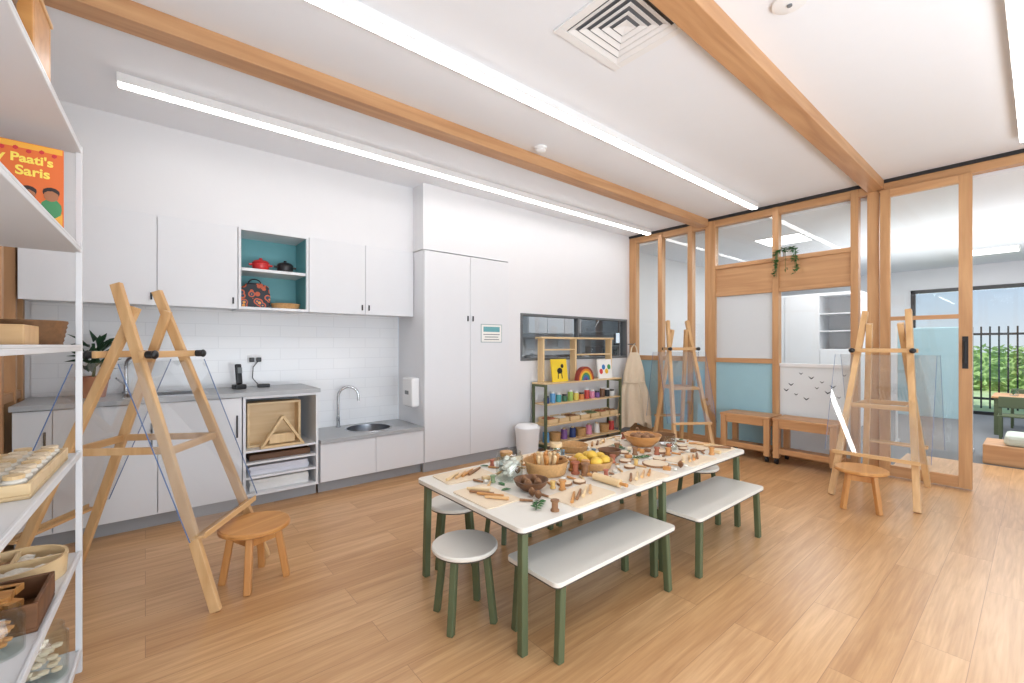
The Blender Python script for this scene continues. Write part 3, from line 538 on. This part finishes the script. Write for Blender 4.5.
# ------------------------------------------------------------ white bin, display shelf
t = thing('waste_bin', 'round white lidded bin beside the display shelf', 'bin', (3.56, 3.98, 0))
MB().lathe([(0, 0), (.125, 0), (.15, .33), (0, .33)], n=30).done('body', WHITE, t, smooth=True); MB().lathe([(.155, .331), (.155, .355), (.12, .39), (0, .405)], n=30).done('lid', WHITE, t, smooth=True)
SX0, SX1, SY0, SY1 = 3.77, 5.30, 3.88, 4.13
t = thing('display_shelf', 'low green framed display shelf under the serving window', 'shelf', (SX0, SY0, 0)); sw, sd = SX1-SX0, SY1-SY0
for x in (0, sw-.03): MB().bb(x, x+.03, 0, .03, 0, .86).bb(x, x+.03, sd-.03, sd, 0, .86).bb(x, x+.03, .03, sd-.03, .83, .86).bb(x, x+.03, .03, sd-.03, .08, .11).done('end_frame', GREEN, t, .003)
SZ = (.10, .34, .60, .86)
for z in SZ: MB().bb(.031 if z < .8 else 0, sw-.031 if z < .8 else sw, .0, sd, z, z+.018).done('shelf', BIRCH, t, .002)
MB().bb(.03, sw-.03, sd-.006, sd, .12, .86).done('back_panel', WHITE, t)
t = thing('wooden_hutch', 'pale wooden frame with posts standing on the display shelf', 'frame', (SX0, SY0, .879))
for x in (.06, .66, 1.42): MB().bb(x, x+.03, .11, .21, 0, .55).done('upright', BIRCHZ, t, .003)
MB().bb(.03, 1.48, .10, .22, .55, .575).done('top_board', BIRCH, t, .003); MB().bb(.691, 1.419, .12, .20, .33, .35).done('cross_board', BIRCH, t, .003); MB().bb(.091, .659, .12, .20, .40, .42).done('cross_board', BIRCH, t, .003)
def book(label, loc, w_, h_, m_, rz=0, lean=.12):
    t = thing('picture_book', label, 'book', loc, rz); t.rotation_euler = (-lean, 0, rz)
    c = MB().bb(-w_/2, w_/2, -.002, .001, 0, h_).bb(-w_/2, w_/2, .012, .015, 0, h_).bb(-w_/2, -w_/2+.004, .001, .012, 0, h_).done('cover', m_, t); MB().bb(-w_/2+.0042, w_/2-.004, .0012, .0118, .004, h_-.004).done('pages', PAPER, t)
    return t, c
YEL = colour('yellow', (240, 206, 50))
t, c = book('yellow picture book with black animal drawing on the display shelf', (4.10, 3.945, .879), .28, .29, YEL)
MB().ball((0, -.003, .14), .05, (1, .04, .8)).ball((.05, -.003, .20), .028, (1, .06, 1)).bar((-.03, -.003, .11), (-.04, -.003, .04), .014, .002).bar((.03, -.003, .11), (.035, -.003, .04), .014, .002).done('cover_drawing', BLACK, t)
t, c = book('pale picture book with colourful cover right of the rainbow', (5.02, 3.945, .879), .30, .27, PAPER)
for k, cn in enumerate(((220, 60, 60), (40, 120, 190), (240, 190, 40), (60, 150, 80))): MB().ball((-.09+.06*k, -.003, .1+.06*(k % 2)), .038, (1, .04, 1)).done('cover_spot', colour('spot%d' % k, cn), t)
t = thing('wooden_rainbow', 'stacked rainbow of coloured wooden arches on the display shelf', 'toy', (4.55, 3.905, .879))
for k, cn in enumerate(((150, 60, 50), (226, 130, 50), (236, 200, 70), (90, 150, 90), (60, 120, 170), (110, 80, 140))):
    R = .165-.025*k; r = R-.0235; n = 14
    pts = [(R*math.cos(pi*i/n), 0, R*math.sin(pi*i/n)*1.1) for i in range(n+1)]+[(r*math.cos(pi*i/n), 0, r*math.sin(pi*i/n)*1.1) for i in range(n, -1, -1)]
    MB().poly(pts, (0, .06, 0)).done('arch', colour('arch%d' % k, cn), t)
cols = [('navy', (48, 66, 118)), ('sky blue', (96, 158, 206)), ('turquoise', (84, 168, 168)), ('dark green', (66, 112, 80)), ('lime', (156, 186, 92)), ('lemon', (232, 208, 96)), ('orange', (222, 140, 74)), ('scarlet', (196, 66, 60)), ('pink', (220, 142, 168)), ('purple', (124, 86, 148)), ('brown', (118, 82, 58)), ('black', (42, 42, 44)), ('white', (232, 232, 228))]
for k, (cn, c) in enumerate(cols):
    t = thing('paint_pot', cn+' paint pot on the top inner shelf of the display shelf', 'paint pot', (3.87+.11*k, 3.97, .6185), 0, 'paint pots on the display shelf')
    hh = .06+.024*((k*2) % 3)
    MB().lathe([(0, 0), (.036, 0), (.036, hh), (.03, hh+.01), (0, hh+.01)], n=14).done('body', colour(cn, c), t, smooth=True); MB().cyl((0, 0, hh+.0105), (0, 0, hh+.03), .031, n=14).done('lid', WHITE if k % 3 else BLACK, t)
od = ['first', 'second', 'third', 'fourth', 'fifth', 'sixth', 'seventh', 'eighth', 'ninth']
for k in range(7):
    t = thing('small_tray', od[k]+' small wooden tray from the left on the middle display shelf', 'tray', (3.92+.205*k, 3.99, .3585), 0, 'small trays on the display shelf')
    MB().bb(-.085, .085, -.09, .09, 0, .008).bb(-.085, .085, -.09, -.082, .008, .06).bb(-.085, .085, .082, .09, .008, .08).bb(-.085, -.077, -.082, .082, .008, .06).bb(.077, .085, -.082, .082, .008, .06).done('tray_body', BIRCH, t, .002)
    m = MB()
    for i in range(8): m.ball((-.05+.033*(i % 4), -.035+.07*(i//4), .05), .030, sub=1)
    c = m.done('contents', [TERRA, STONE, BARK, STONE, colour('moss', (110, 124, 84)), TERRA, BARK][k], t, smooth=True); c['kind'] = 'stuff'
for k in range(9):
    if k % 3 == 1:
        basket('wicker_basket', od[k//3]+' wicker basket from the left on the bottom display shelf', 'basket', (3.88+.165*k, 3.99, .1185), .075, .11, WICK, group=None); continue
    cn, c = cols[(k*4+1) % 13]
    t = thing('yarn_spool', cn+' spool of yarn on the bottom display shelf', 'spool', (3.88+.165*k, 3.99, .1185), 0, 'yarn spools on the display shelf')
    MB().cyl((0, 0, .006), (0, 0, .13), .045, .04, 16).done('yarn', colour(cn, c), t, smooth=True); MB().cyl((0, 0, 0), (0, 0, .0055), .052, n=16).cyl((0, 0, .1305), (0, 0, .15), .02, n=12).done('core', BIRCH, t)

# ------------------------------------------------------------ apron
t = thing('apron', 'long cream canvas apron hanging at the timber screen corner', 'apron', (5.62, 3.89, 0), math.radians(-40))
g = MB(); nu, nv = 72, 28; rows = []
for j in range(nv+1):
    v = j/nv; hw = .06+.10*min(1, v*2.2)**.7+.10*v; dp = .03+.045*min(1, v*2)+.02*v; pin = 1-.16*math.exp(-((v-.40)/.10)**2)
    row = []
    for i in range(nu):
        a = 2*pi*i/nu; fold = 1+(.10+.20*v)*math.sin(9*a+1.3*math.sin(3*v))*min(1, v*3); z = 1.24-1.09*v-.05*v*math.sin(2*a+.8)-.012*math.sin(9*a)*v
        row.append(g.bm.verts.new((hw*pin*math.cos(a)*(1+.25*(fold-1)), dp*pin*math.sin(a)*fold*1.1, z)))
    rows.append(row)
for a, b in zip(rows, rows[1:]):
    for i in range(nu): g.bm.faces.new((a[i], a[(i+1) % nu], b[(i+1) % nu], b[i]))
g.done('cloth', CANVAS, t, smooth=True)
MB().tube([(-.05, 0, 1.22), (-.035, 0, 1.31), (0, 0, 1.36), (.035, 0, 1.31), (.05, 0, 1.22)], .009, 6).done('neck_strap', CANVAS, t)
MB().tube([(-.16, -.03, .80), (-.08, -.085, .79), (.05, -.095, .79), (.15, -.045, .80)], .012, 6).tube([(.05, -.095, .79), (.08, -.12, .6), (.06, -.12, .40)], .009, 6).tube([(.03, -.095, .79), (.02, -.125, .62), (.03, -.125, .50)], .009, 6).done('waist_tie', CANVAS, t)
MB().cyl((0, -.03, 1.362), (0, .365, 1.362), .008, n=8).ball((0, -.035, 1.365), .012).done('hook', STEEL, t)

# ------------------------------------------------------------ low wooden trolleys
def trolley(label, y0, y1):
    x0, x1 = 5.47, 5.86; w_ = x1-x0; d = y1-y0; t = thing('wooden_trolley', label, 'trolley', (x0, y0, 0))
    MB().bb(0, w_, 0, d, .49, .52).done('top', OAK, t, .004)
    MB().bb(.01, .03, .07, d-.07, .41, .4895).bb(w_-.03, w_-.01, .07, d-.07, .41, .4895).bb(.07, w_-.07, .01, .03, .41, .4895).bb(.07, w_-.07, d-.03, d-.01, .41, .4895).done('apron', OAK, t, .003)
    for x in (.005, w_-.065):
        for y in (.005, d-.065):
            MB().bb(x, x+.06, y, y+.06, .07, .4895).done('leg', OAKZ, t, .004)
            MB().cyl((x+.03, y+.015, .03), (x+.03, y+.045, .03), .03, n=16).bb(x+.02, x+.04, y+.012, y+.048, .045, .0695).done('castor', BLACK, t)
    MB().bb(.066, w_-.066, .01, d-.01, .12, .145).bb(.01, .03, .066, d-.066, .12, .18).done('lower_shelf', OAK, t, .003)
trolley('low wooden trolley on black castors nearer the right easel', 1.34, 1.95); trolley('low wooden trolley on black castors nearer the middle easel', 1.98, 2.54)
t = thing('trailing_plant', 'trailing green plant spilling over the timber board', 'plant', (XW+.06, 1.95, 2.4205))
MB().lathe([(0, 0), (.05, 0), (.06, .07), (.05, .07), (0, .06)], n=18).done('pot', WHITE, t, smooth=True)
m = MB()
for k in range(14):
    a = random.uniform(-1.0, 1.0); y = .11*math.sin(a*1.5); L = random.uniform(.02, .26)
    pts = [(0, 0, .06), (-.05, y*.5, .10), (-.09, y, .05), (-.10, y*1.1, -L*.5), (-.095, y*1.15, -L)]
    m.tube(pts, .002, 4)
    for q in range(8):
        f = random.uniform(.2, 4); i = min(3, int(f)); A, B = Vector(pts[i]), Vector(pts[i+1]); m.leaf(A.lerp(B, f-i), (random.uniform(-1, -.1), random.uniform(-1, 1), random.uniform(-.8, .6)), .05, .016)
m.done('foliage', LEAF, t)

# ------------------------------------------------------------ left shelf unit (turned a touch)
AX0, AX1, AY0, AY1 = -.56, -.20, .95, 2.55; TA = math.radians(-2.35)
def S(x, y, z):   # a spot on the slightly turned unit
    dx, dy = x-AX1, y-AY1; c, s = math.cos(TA), math.sin(TA); return (AX1+c*dx-s*dy, AY1+s*dx+c*dy, z)
uw, ud = AX1-AX0, AY1-AY0
t = thing('shelf_unit', 'tall white metal shelf unit at the left edge', 'shelf', S(AX0, AY0, 0), TA)
for x in (0, uw-.02):
    for y in (0, ud-.02): MB().bb(x, x+.02, y, y+.02, 0, 2.17).done('post', SHELFM, t, .002)
LZ = (.075, .48, .89, 1.325, 1.73, 2.14)
for z in LZ: MB().bb(.002, uw-.0015, .002, ud-.002, z, z+.016).bb(uw-.012, uw-.0014, .025, ud-.025, z+.0161, z+.026).done('shelf', SHELFM, t, .002)
t = thing('picture_book', 'orange picture book with title facing out on the shelf', 'book', S(-.375, 2.32, 1.7465), math.radians(4))
OR = colour('book orange', (226, 110, 46)); OR2 = colour('book amber', (240, 172, 60))
MB().bb(-.15, .15, -.002, .001, 0, .33).bb(-.15, .15, .014, .017, 0, .33).bb(-.15, -.147, .001, .014, 0, .33).done('cover', OR, t); MB().bb(-.1468, .147, .0012, .0138, .004, .326).done('pages', PAPER, t)
MB().bb(-.147, .147, -.003, -.002, .005, .09).bb(-.147, .147, -.003, -.002, .308, .328).done('cover_ground', OR2, t)
for k, (cx, cz, c, h_) in enumerate(((-.08, .045, (60, 130, 150), 1), (-.01, .065, (190, 50, 60), 1.15), (.06, .045, (120, 80, 150), .95), (.118, .06, (70, 140, 90), .8))):   # drawn figures on the cover
    MB().ball((cx, -.003, cz+.045), .036, (.8, .03, 1.3*h_)).done('cover_figure', colour('dress%d' % k, c), t); MB().ball((cx, -.0045, cz+.045+.058*h_), .02, (1, .06, 1.05)).done('cover_face', colour('drawn_face', (168, 108, 72)), t); MB().ball((cx, -.0040, cz+.055+.062*h_), .023, (1, .05, .8)).done('cover_hair', colour('drawn_hair', (40, 28, 26)), t)
m = MB()
for k in range(9): m.ball((-.13+.032*k, -.003, .30+.006*(k % 2)), .008, (1, .1, 1), 1)
m.done('cover_dots', colour('cover dots', (206, 50, 52)), t)
YT = colour('title yellow', (255, 226, 96))
text('title_text', "My Paati's", .043, YT, t, (0.038, -.0035, .258), (pi/2, 0, 0)); text('title_text', 'Saris', .046, YT, t, (.072, -.0035, .213), (pi/2, 0, 0))
basket('wicker_basket', 'dark woven basket on top of the white shelf unit', 'basket', S(-.32, 1.66, 2.167), .115, .18, WICKD)
t = thing('wooden_crate', 'small wooden crate on top of the white shelf unit', 'crate', S(-.295, 1.91, 2.167), TA)
MB().bb(-.085, .085, -.11, .11, 0, .01).bb(-.085, .085, -.11, -.098, .01, .19).bb(-.085, .085, .098, .11, .01, .19).bb(-.085, -.073, -.098, .098, .01, .19).bb(.073, .085, -.098, .098, .01, .19).done('box', HONEY, t, .003); MB().bb(-.09, .09, -.114, .114, .191, .205).done('lid', PINEX, t, .003)
t = thing('wooden_box', 'plain pale wooden box on the eye level shelf', 'box', S(-.40, 2.18, 1.3415), TA)
MB().bb(-.12, .12, -.10, .10, 0, .01).bb(-.12, .12, -.10, -.09, .01, .075).bb(-.12, .12, .09, .10, .01, .075).bb(-.12, -.11, -.09, .09, .01, .075).bb(.11, .12, -.09, .09, .01, .075).done('sides', PINEX, t, .003); MB().bb(-.10, .10, -.06, .06, .0102, .05).done('contents', DARKW, t, .01)
basket('wicker_bowl', 'dark brown wicker bowl on the eye level shelf', 'bowl', S(-.335, 2.415, 1.3415), .11, .10, WICKD)
t = thing('wooden_tray', 'long wooden tray of small jars on the white shelf unit', 'tray', S(-.385, 2.14, .9065), TA)
MB().bb(-.15, .16, -.28, .28, 0, .012).bb(-.15, .16, -.28, -.268, .012, .045).bb(-.15, .16, .268, .28, .012, .045).bb(-.15, -.138, -.268, .268, .012, .045).bb(.148, .16, -.268, .268, .012, .045).done('tray_body', BIRCH, t, .003)
for k in range(16):
    t = thing('small_jar', 'tiny pale jar with a wooden lid in the long wooden tray', 'jar', S(-.267-.068*(k % 2), 1.905+.066*(k//2), .919), 0, 'tiny jars in the long tray')
    MB().lathe([(0, 0), (.026, 0), (.027, .035), (.02, .042), (0, .042)], n=14).done('body', STONE, t, smooth=True); MB().cyl((0, 0, .0425), (0, 0, .053), .023, n=14).done('lid', CLAY if k % 3 else BIRCH, t)
t = thing('round_tray', 'round wooden tray with compartments of twigs and pebbles', 'tray', S(-.36, 2.35, .4965))
MB().lathe([(0, 0), (.14, 0), (.145, .075), (.135, .075), (.132, .012), (0, .012)], n=36).done('tray_body', BIRCH, t, smooth=True); MB().bb(-.13, .13, -.005, .005, .0125, .07).bb(-.005, .005, .0055, .13, .0125, .07).done('divider', BIRCH, t)
for q, mm in enumerate((STONE, BARK, STONE)):
    m = MB()
    for k in range(20):
        a = (q*.5+.06+random.random()*.38)*pi if q < 2 else (1.06+random.random()*.88)*pi; r = random.uniform(.03, .11); m.ball((r*math.cos(a), r*math.sin(a), .045), .02, (1.3, .8, .7), 1)
    c = m.done('contents', mm, t); c['kind'] = 'stuff'
t = thing('wooden_drawer_box', 'dark wooden box of bark pieces in front of the round tray', 'box', S(-.37, 2.03, .4965), TA)
MB().bb(-.15, .15, -.12, .12, 0, .012).bb(-.15, .15, -.12, -.108, .012, .085).bb(-.15, .15, .108, .12, .012, .085).bb(-.15, -.138, -.108, .108, .012, .085).bb(.138, .15, -.108, .108, .012, .085).done('sides', DARKW, t, .003)
m = MB()
for k in range(12): m.box((random.uniform(-.1, .1), random.uniform(-.06, .06), .065+.008*(k % 3)), (.08, .04, .02), random.uniform(0, 3))
c = m.done('contents', HONEY, t); c['kind'] = 'stuff'
x, y, z = S(-.285, 1.83, .4965); jar('clear glass jar of brown pods beside the dark wooden box', x, y, .055, .12, HONEY, z=z)
x, y, z = S(-.30, 2.40, .0915); jar('clear glass jar of pale pods on the bottom shelf', x, y, .08, .19, CLAY, z=z)

# ------------------------------------------------------------ serving kitchen behind the back wall
KW = mat('kitchen_wall', (160, 162, 164), .6)
struct(MB().bb(3.3, 10.2, 4.9, 6.7, -.1, 0).done('floor_kitchen', GREYP), 'grey floor of the serving kitchen', 'floor')
struct(MB().bb(3.3, 10.2, 4.45, 6.7, 2.4, 2.5).done('ceiling_kitchen', KW), 'ceiling of the serving kitchen', 'ceiling')
struct(MB().bb(3.3, 10.2, 6.6, 6.7, 0, 2.4).bb(3.3, 3.4, 4.9, 6.6, 0, 2.4).bb(10.1, 10.2, 4.5, 6.6, 0, 2.4).done('wall_kitchen', KW), 'grey walls of the serving kitchen', 'wall')
t = thing('kitchen_bench', 'steel kitchen bench seen through the serving window', 'bench', (5.2, 6.0, 0)); MB().bb(0, 4.6, 0, .58, .86, .9).bb(0, 4.6, .56, .58, .9, 1.15).done('top', STEEL, t, .004); MB().bb(.02, 4.58, .04, .56, 0, .86).done('base', GREYP, t)
t = thing('kitchen_cupboard', 'white kitchen cupboard seen through the serving window', 'cupboard', (5.6, 6.25, 1.58)); MB().bb(0, 1.5, 0, .34, 0, .7).done('body', CAB, t)
for k in range(3): MB().bb(.5*k+.006, .5*k+.494, -.018, -.0005, .004, .696).done('door', KICK, t, .002)
t = thing('range_hood', 'steel range hood seen through the serving window', 'hood', (7.4, 6.1, 1.62)); MB().poly([(0, 0, 0), (1.0, 0, 0), (1.0, 0, .12), (.75, 0, .4), (.25, 0, .4), (0, 0, .12)], (0, .48, 0)).done('canopy', STEEL, t, .003); MB().bb(.3, .7, .2, .48, .401, .77).done('flue', STEEL, t)
t = thing('kitchen_oven', 'black oven on the bench under the range hood', 'oven', (7.55, 6.05, .901)); MB().bb(0, .7, 0, .45, 0, .42).done('body', STEELD, t, .005); MB().bb(.04, .52, -.012, -.0005, .05, .37).done('door', BLACK, t, .003); MB().bb(.56, .66, -.01, -.0005, .08, .34).done('control_panel', GREYP, t)
t = thing('kitchen_window', 'bright frosted kitchen window at the right of the range hood', 'window', (8.7, 6.595, 1.35)); MB().bb(0, 1.0, -.03, 0, 0, .05).bb(0, 1.0, -.03, 0, .65, .7).bb(0, .05, -.03, 0, .05, .65).bb(.95, 1.0, -.03, 0, .05, .65).done('window_frame', FRAME, t); MB().bb(.05, .95, -.015, -.005, .05, .65).done('pane', emit('kitchen_pane', (.85, .93, 1), 1.0), t)
for k, (lb, x) in enumerate((('steel stock pot at the left of the kitchen bench', 5.7), ('steel stock pot beside the kitchen oven', 7.2))):
    t = thing('stock_pot', lb, 'pot', (x, 6.25, .901)); MB().lathe([(0, 0), (.14, 0), (.14, .24), (0, .24)], n=24).done('body', STEEL, t, smooth=True); MB().lathe([(.145, .241), (.145, .25), (.03, .27), (.03, .29), (0, .29)], n=24).done('lid', STEELD, t, smooth=True)
t = thing('kitchen_ceiling_light', 'ceiling light panel of the serving kitchen', 'ceiling light', (6.4, 5.3, 2.4)); MB().bb(-.9, .9, -.2, .2, -.02, 0).done('frame', WHITE, t); MB().bb(-.88, .88, -.18, .18, -.024, -.0205).done('diffuser', PANEL2, t)

# ------------------------------------------------------------ next room and outside
struct(MB().bb(6.02, 7.3, 1.06, 4.45, -.1, 0).bb(7.3, 13, -3.5, 4.45, -.1, 0).done('floor_next_room', CARPET), 'grey carpet of the next room', 'floor')
struct(MB().bb(6.02, 13, -3.5, 4.45, 2.92, 3.02).done('ceiling_next_room', CEIL), 'white ceiling of the next room', 'ceiling')
w = MB().bb(12.5, 12.6, 1.75, 4.45, 0, 2.92).bb(12.5, 12.6, -3.5, 1.75, 2.5, 2.92).bb(6.02, 12.5, 4.35, 4.45, 0, 2.92)
struct(w.done('wall_next_room', WALL), 'white walls of the next room', 'wall')
w2 = sroot('window_2', 'black framed glazed doors of the next room', 'window')
for y in (1.72, -.5, -1.6): MB().bb(12.47, 12.56, y-.035, y+.035, 0, 2.5).done('window_frame', BLACK, w2)
MB().bb(12.47, 12.56, -3.5, 1.75, 2.43, 2.5).bb(12.47, 12.56, -3.5, 1.75, 0, .06).done('window_frame', BLACK, w2); MB().bb(12.51, 12.516, -3.5, 1.75, .06, 2.43).done('pane', GLASS, w2)
t = thing('tall_cupboard', 'tall white cupboards seen through the timber screen', 'cupboard', (9.0, 1.9, 0))
MB().bb(.02, .6, .58, 2.2, 0, 2.25).bb(.02, .6, 0, .58, 0, 1.28).bb(.02, .6, 0, .58, 2.2, 2.25).bb(.57, .6, 0, .58, 1.28, 2.2).bb(.02, .57, 0, .02, 1.28, 2.2).bb(.02, .57, .56, .58, 1.28, 2.2).done('body', CAB, t)
for z in (1.58, 1.88): MB().bb(.03, .569, .021, .559, z, z+.02).done('shelf', CAB, t)
for k in range(4): MB().bb(0, .0195, .55*k+.008, .55*k+.542, .05, 2.24 if k else 1.27).done('door', CAB, t, .002)
def panel(label, x, y):
    t = thing('ceiling_panel', label, 'ceiling light', (x, y, 2.92)); MB().bb(-.3, .3, -.3, .3, -.012, 0).done('frame', WHITE, t); MB().bb(-.28, .28, -.28, .28, -.016, -.0125).done('diffuser', PANEL, t)
panel('square ceiling light seen above the timber board', 7.3, 2.45); panel('square ceiling light seen above the open doorway', 10.8, .5)
t = thing('aqua_screen', 'pale aqua screen standing beyond the sliding door', 'screen', (8.0, .56, 0)); MB().bb(-.015, .015, 0, .70, .40, 1.58).done('panel', AQUA2, t, .005); MB().bb(-.02, .02, -.02, 0, 0, 1.6).bb(-.02, .02, .70, .72, 0, 1.6).bb(-.15, .15, -.02, 0, 0, .03).bb(-.15, .15, .70, .72, 0, .03).done('stand', WHITE, t)
t = thing('timber_bench', 'low timber platform with pale cushions beyond the doorway', 'bench', (7.35, -1.2, 0)); MB().bb(0, .55, 0, 1.62, 0, .22).done('base', TY, t, .01)
for k in range(2): MB().bb(.04, .51, .05+.72*k, .74+.72*k, .221, .34).done('cushion', mat('cushion', (200, 208, 194), .8), t, .04)
t = thing('side_table', 'small green legged table beyond the doorway', 'table', (10.2, .12, 0)); MB().bb(-.4, .4, -.35, .35, .55, .58).done('top', OAK, t, .005)
for sx in (-1, 1):
    for sy in (-1, 1): MB().bb(sx*.35-.025, sx*.35+.025, sy*.3-.025, sy*.3+.025, 0, .55).done('leg', GREEN, t)
def gchair(label, x, y, rz):
    t = thing('green_chair', label, 'chair', (x, y, 0), rz)
    MB().box((0, 0, .34), (.34, .34, .025)).done('seat', GREEN, t, .008); MB().box((0, .16, .54), (.32, .02, .16)).done('backrest', GREEN, t, .008)
    for sx in (-1, 1):
        for sy in (-1, 1): MB().bb(sx*.14-.015, sx*.14+.015, sy*.15-.015, sy*.15+.015, 0, .327 if sy < 0 else .46).done('leg', GREEN, t, .003)
gchair('small green chair nearer the doorway at the far table', 9.5, .22, pi/2); gchair('small green chair behind the far table near the windows', 10.95, .15, -pi/2)
jar('small glass jar on the table beyond the doorway', 10.1, .25, .05, .12, LEAF, z=.581)
struct(MB().bb(12.6, 30, -14, 14, -.25, -.12).done('ground', mat('lawn', (176, 190, 140), .9, var=.3, scale=3)), 'lawn outside', 'ground')
fr = thing('picket_fence', 'black picket fence outside the glazed doors', 'fence', (15.0, 0, -.12))
m = MB()
for k in range(56): m.box((0, -5+.14*k, .95), (.03, .03, 1.9))
m.done('pickets', BLACK, fr); MB().bb(-.02, .02, -5.1, 2.8, 1.7, 1.75).bb(-.02, .02, -5.1, 2.8, .2, .25).done('rails', BLACK, fr)
m = MB()
for k in range(5000): m.leaf((21+random.uniform(-.6, .6), random.uniform(-7, 5), random.uniform(-.1, 1.25)), (random.uniform(-1, .2), random.uniform(-1, 1), random.uniform(-.2, 1)), .2, .06)
m.bb(20.9, 21.3, -7, 5, -.12, 1.1); tag(m.done('hedge', HEDGE), 'green hedge outside behind the picket fence', 'hedge')

# ------------------------------------------------------------ light, world, camera
wd = bpy.data.worlds.new('World'); SC.world = wd; wd.use_nodes = True; nt = wd.node_tree; bg = nt.nodes['Background']
tc = nt.nodes.new('ShaderNodeTexCoord'); s = nt.nodes.new('ShaderNodeSeparateXYZ'); r = nt.nodes.new('ShaderNodeValToRGB'); nt.links.new(tc.outputs['Generated'], s.inputs[0]); nt.links.new(s.outputs[2], r.inputs[0]); nt.links.new(r.outputs[0], bg.inputs[0])
r.color_ramp.elements[0].position = 0; r.color_ramp.elements[0].color = (.84, .92, 1, 1); r.color_ramp.elements[1].position = .16; r.color_ramp.elements[1].color = (.46, .70, 1, 1); bg.inputs[1].default_value = .9
def area(name, loc, size, power, aim, col=(1, 1, 1)):
    l = bpy.data.lights.new(name, 'AREA'); l.shape = 'RECTANGLE'; l.size, l.size_y = size; l.energy = power; l.color = col; o = bpy.data.objects.new(name, l); COL.objects.link(o); o.location = loc
    o.rotation_euler = (Vector(aim)-Vector(loc)).to_track_quat('-Z', 'Y').to_euler(); return o
area('next_room_fill', (9, 1, 2.88), (4, 4), 175, (9, 1.001, 0))  # unseen fill under the ceiling, added to brighten the next room
area('next_room_fill_up', (9, .5, 1.9), (3, 3), 44, (9, .501, 3))  # added fill in mid-air, lifts the next room's ceiling; no real fitting
area('kitchen_fill', (6.6, 5.3, 2.3), (3, .5), 26, (6.6, 6.2, .6))  # extra fill added to brighten the serving kitchen, not a fitting there
area('room_fill_lamp', (.8, -1.9, 1.7), (3.2, 1.8), 20, (2.0, 2.5, 1.3), (1, .99, .97))
area('bounce_fill', (2.2, -1.3, .9), (4.0, .9), 76, (2.8, 1.4, 3.07), (.88, .94, 1))  # unseen fill behind the camera, added to brighten the ceiling
area('bounce_fill_left', (.0, -1.3, .8), (1.4, .9), 38, (1.2, 2.8, 3.07), (.88, .94, 1))  # second added fill behind the camera, evens out the ceiling's left side
sl = bpy.data.lights.new('sun', 'SUN'); sl.energy = 4.5; sl.angle = .05; so = bpy.data.objects.new('sun', sl); COL.objects.link(so); so.rotation_euler = V(-.62, -.1, .75).to_track_quat('Z', 'Y').to_euler(); so.location = (0, -6, 8)
cam = bpy.data.cameras.new('Camera'); co = bpy.data.objects.new('Camera', cam); COL.objects.link(co); co.location = (0, 0, H)
cam.sensor_width = 36; cam.lens = F/1024*36; cam.shift_y = 3.5/1024; cam.clip_start = .05; co.rotation_euler = (pi/2, 0, -math.atan2(SA, CA)); SC.camera = co
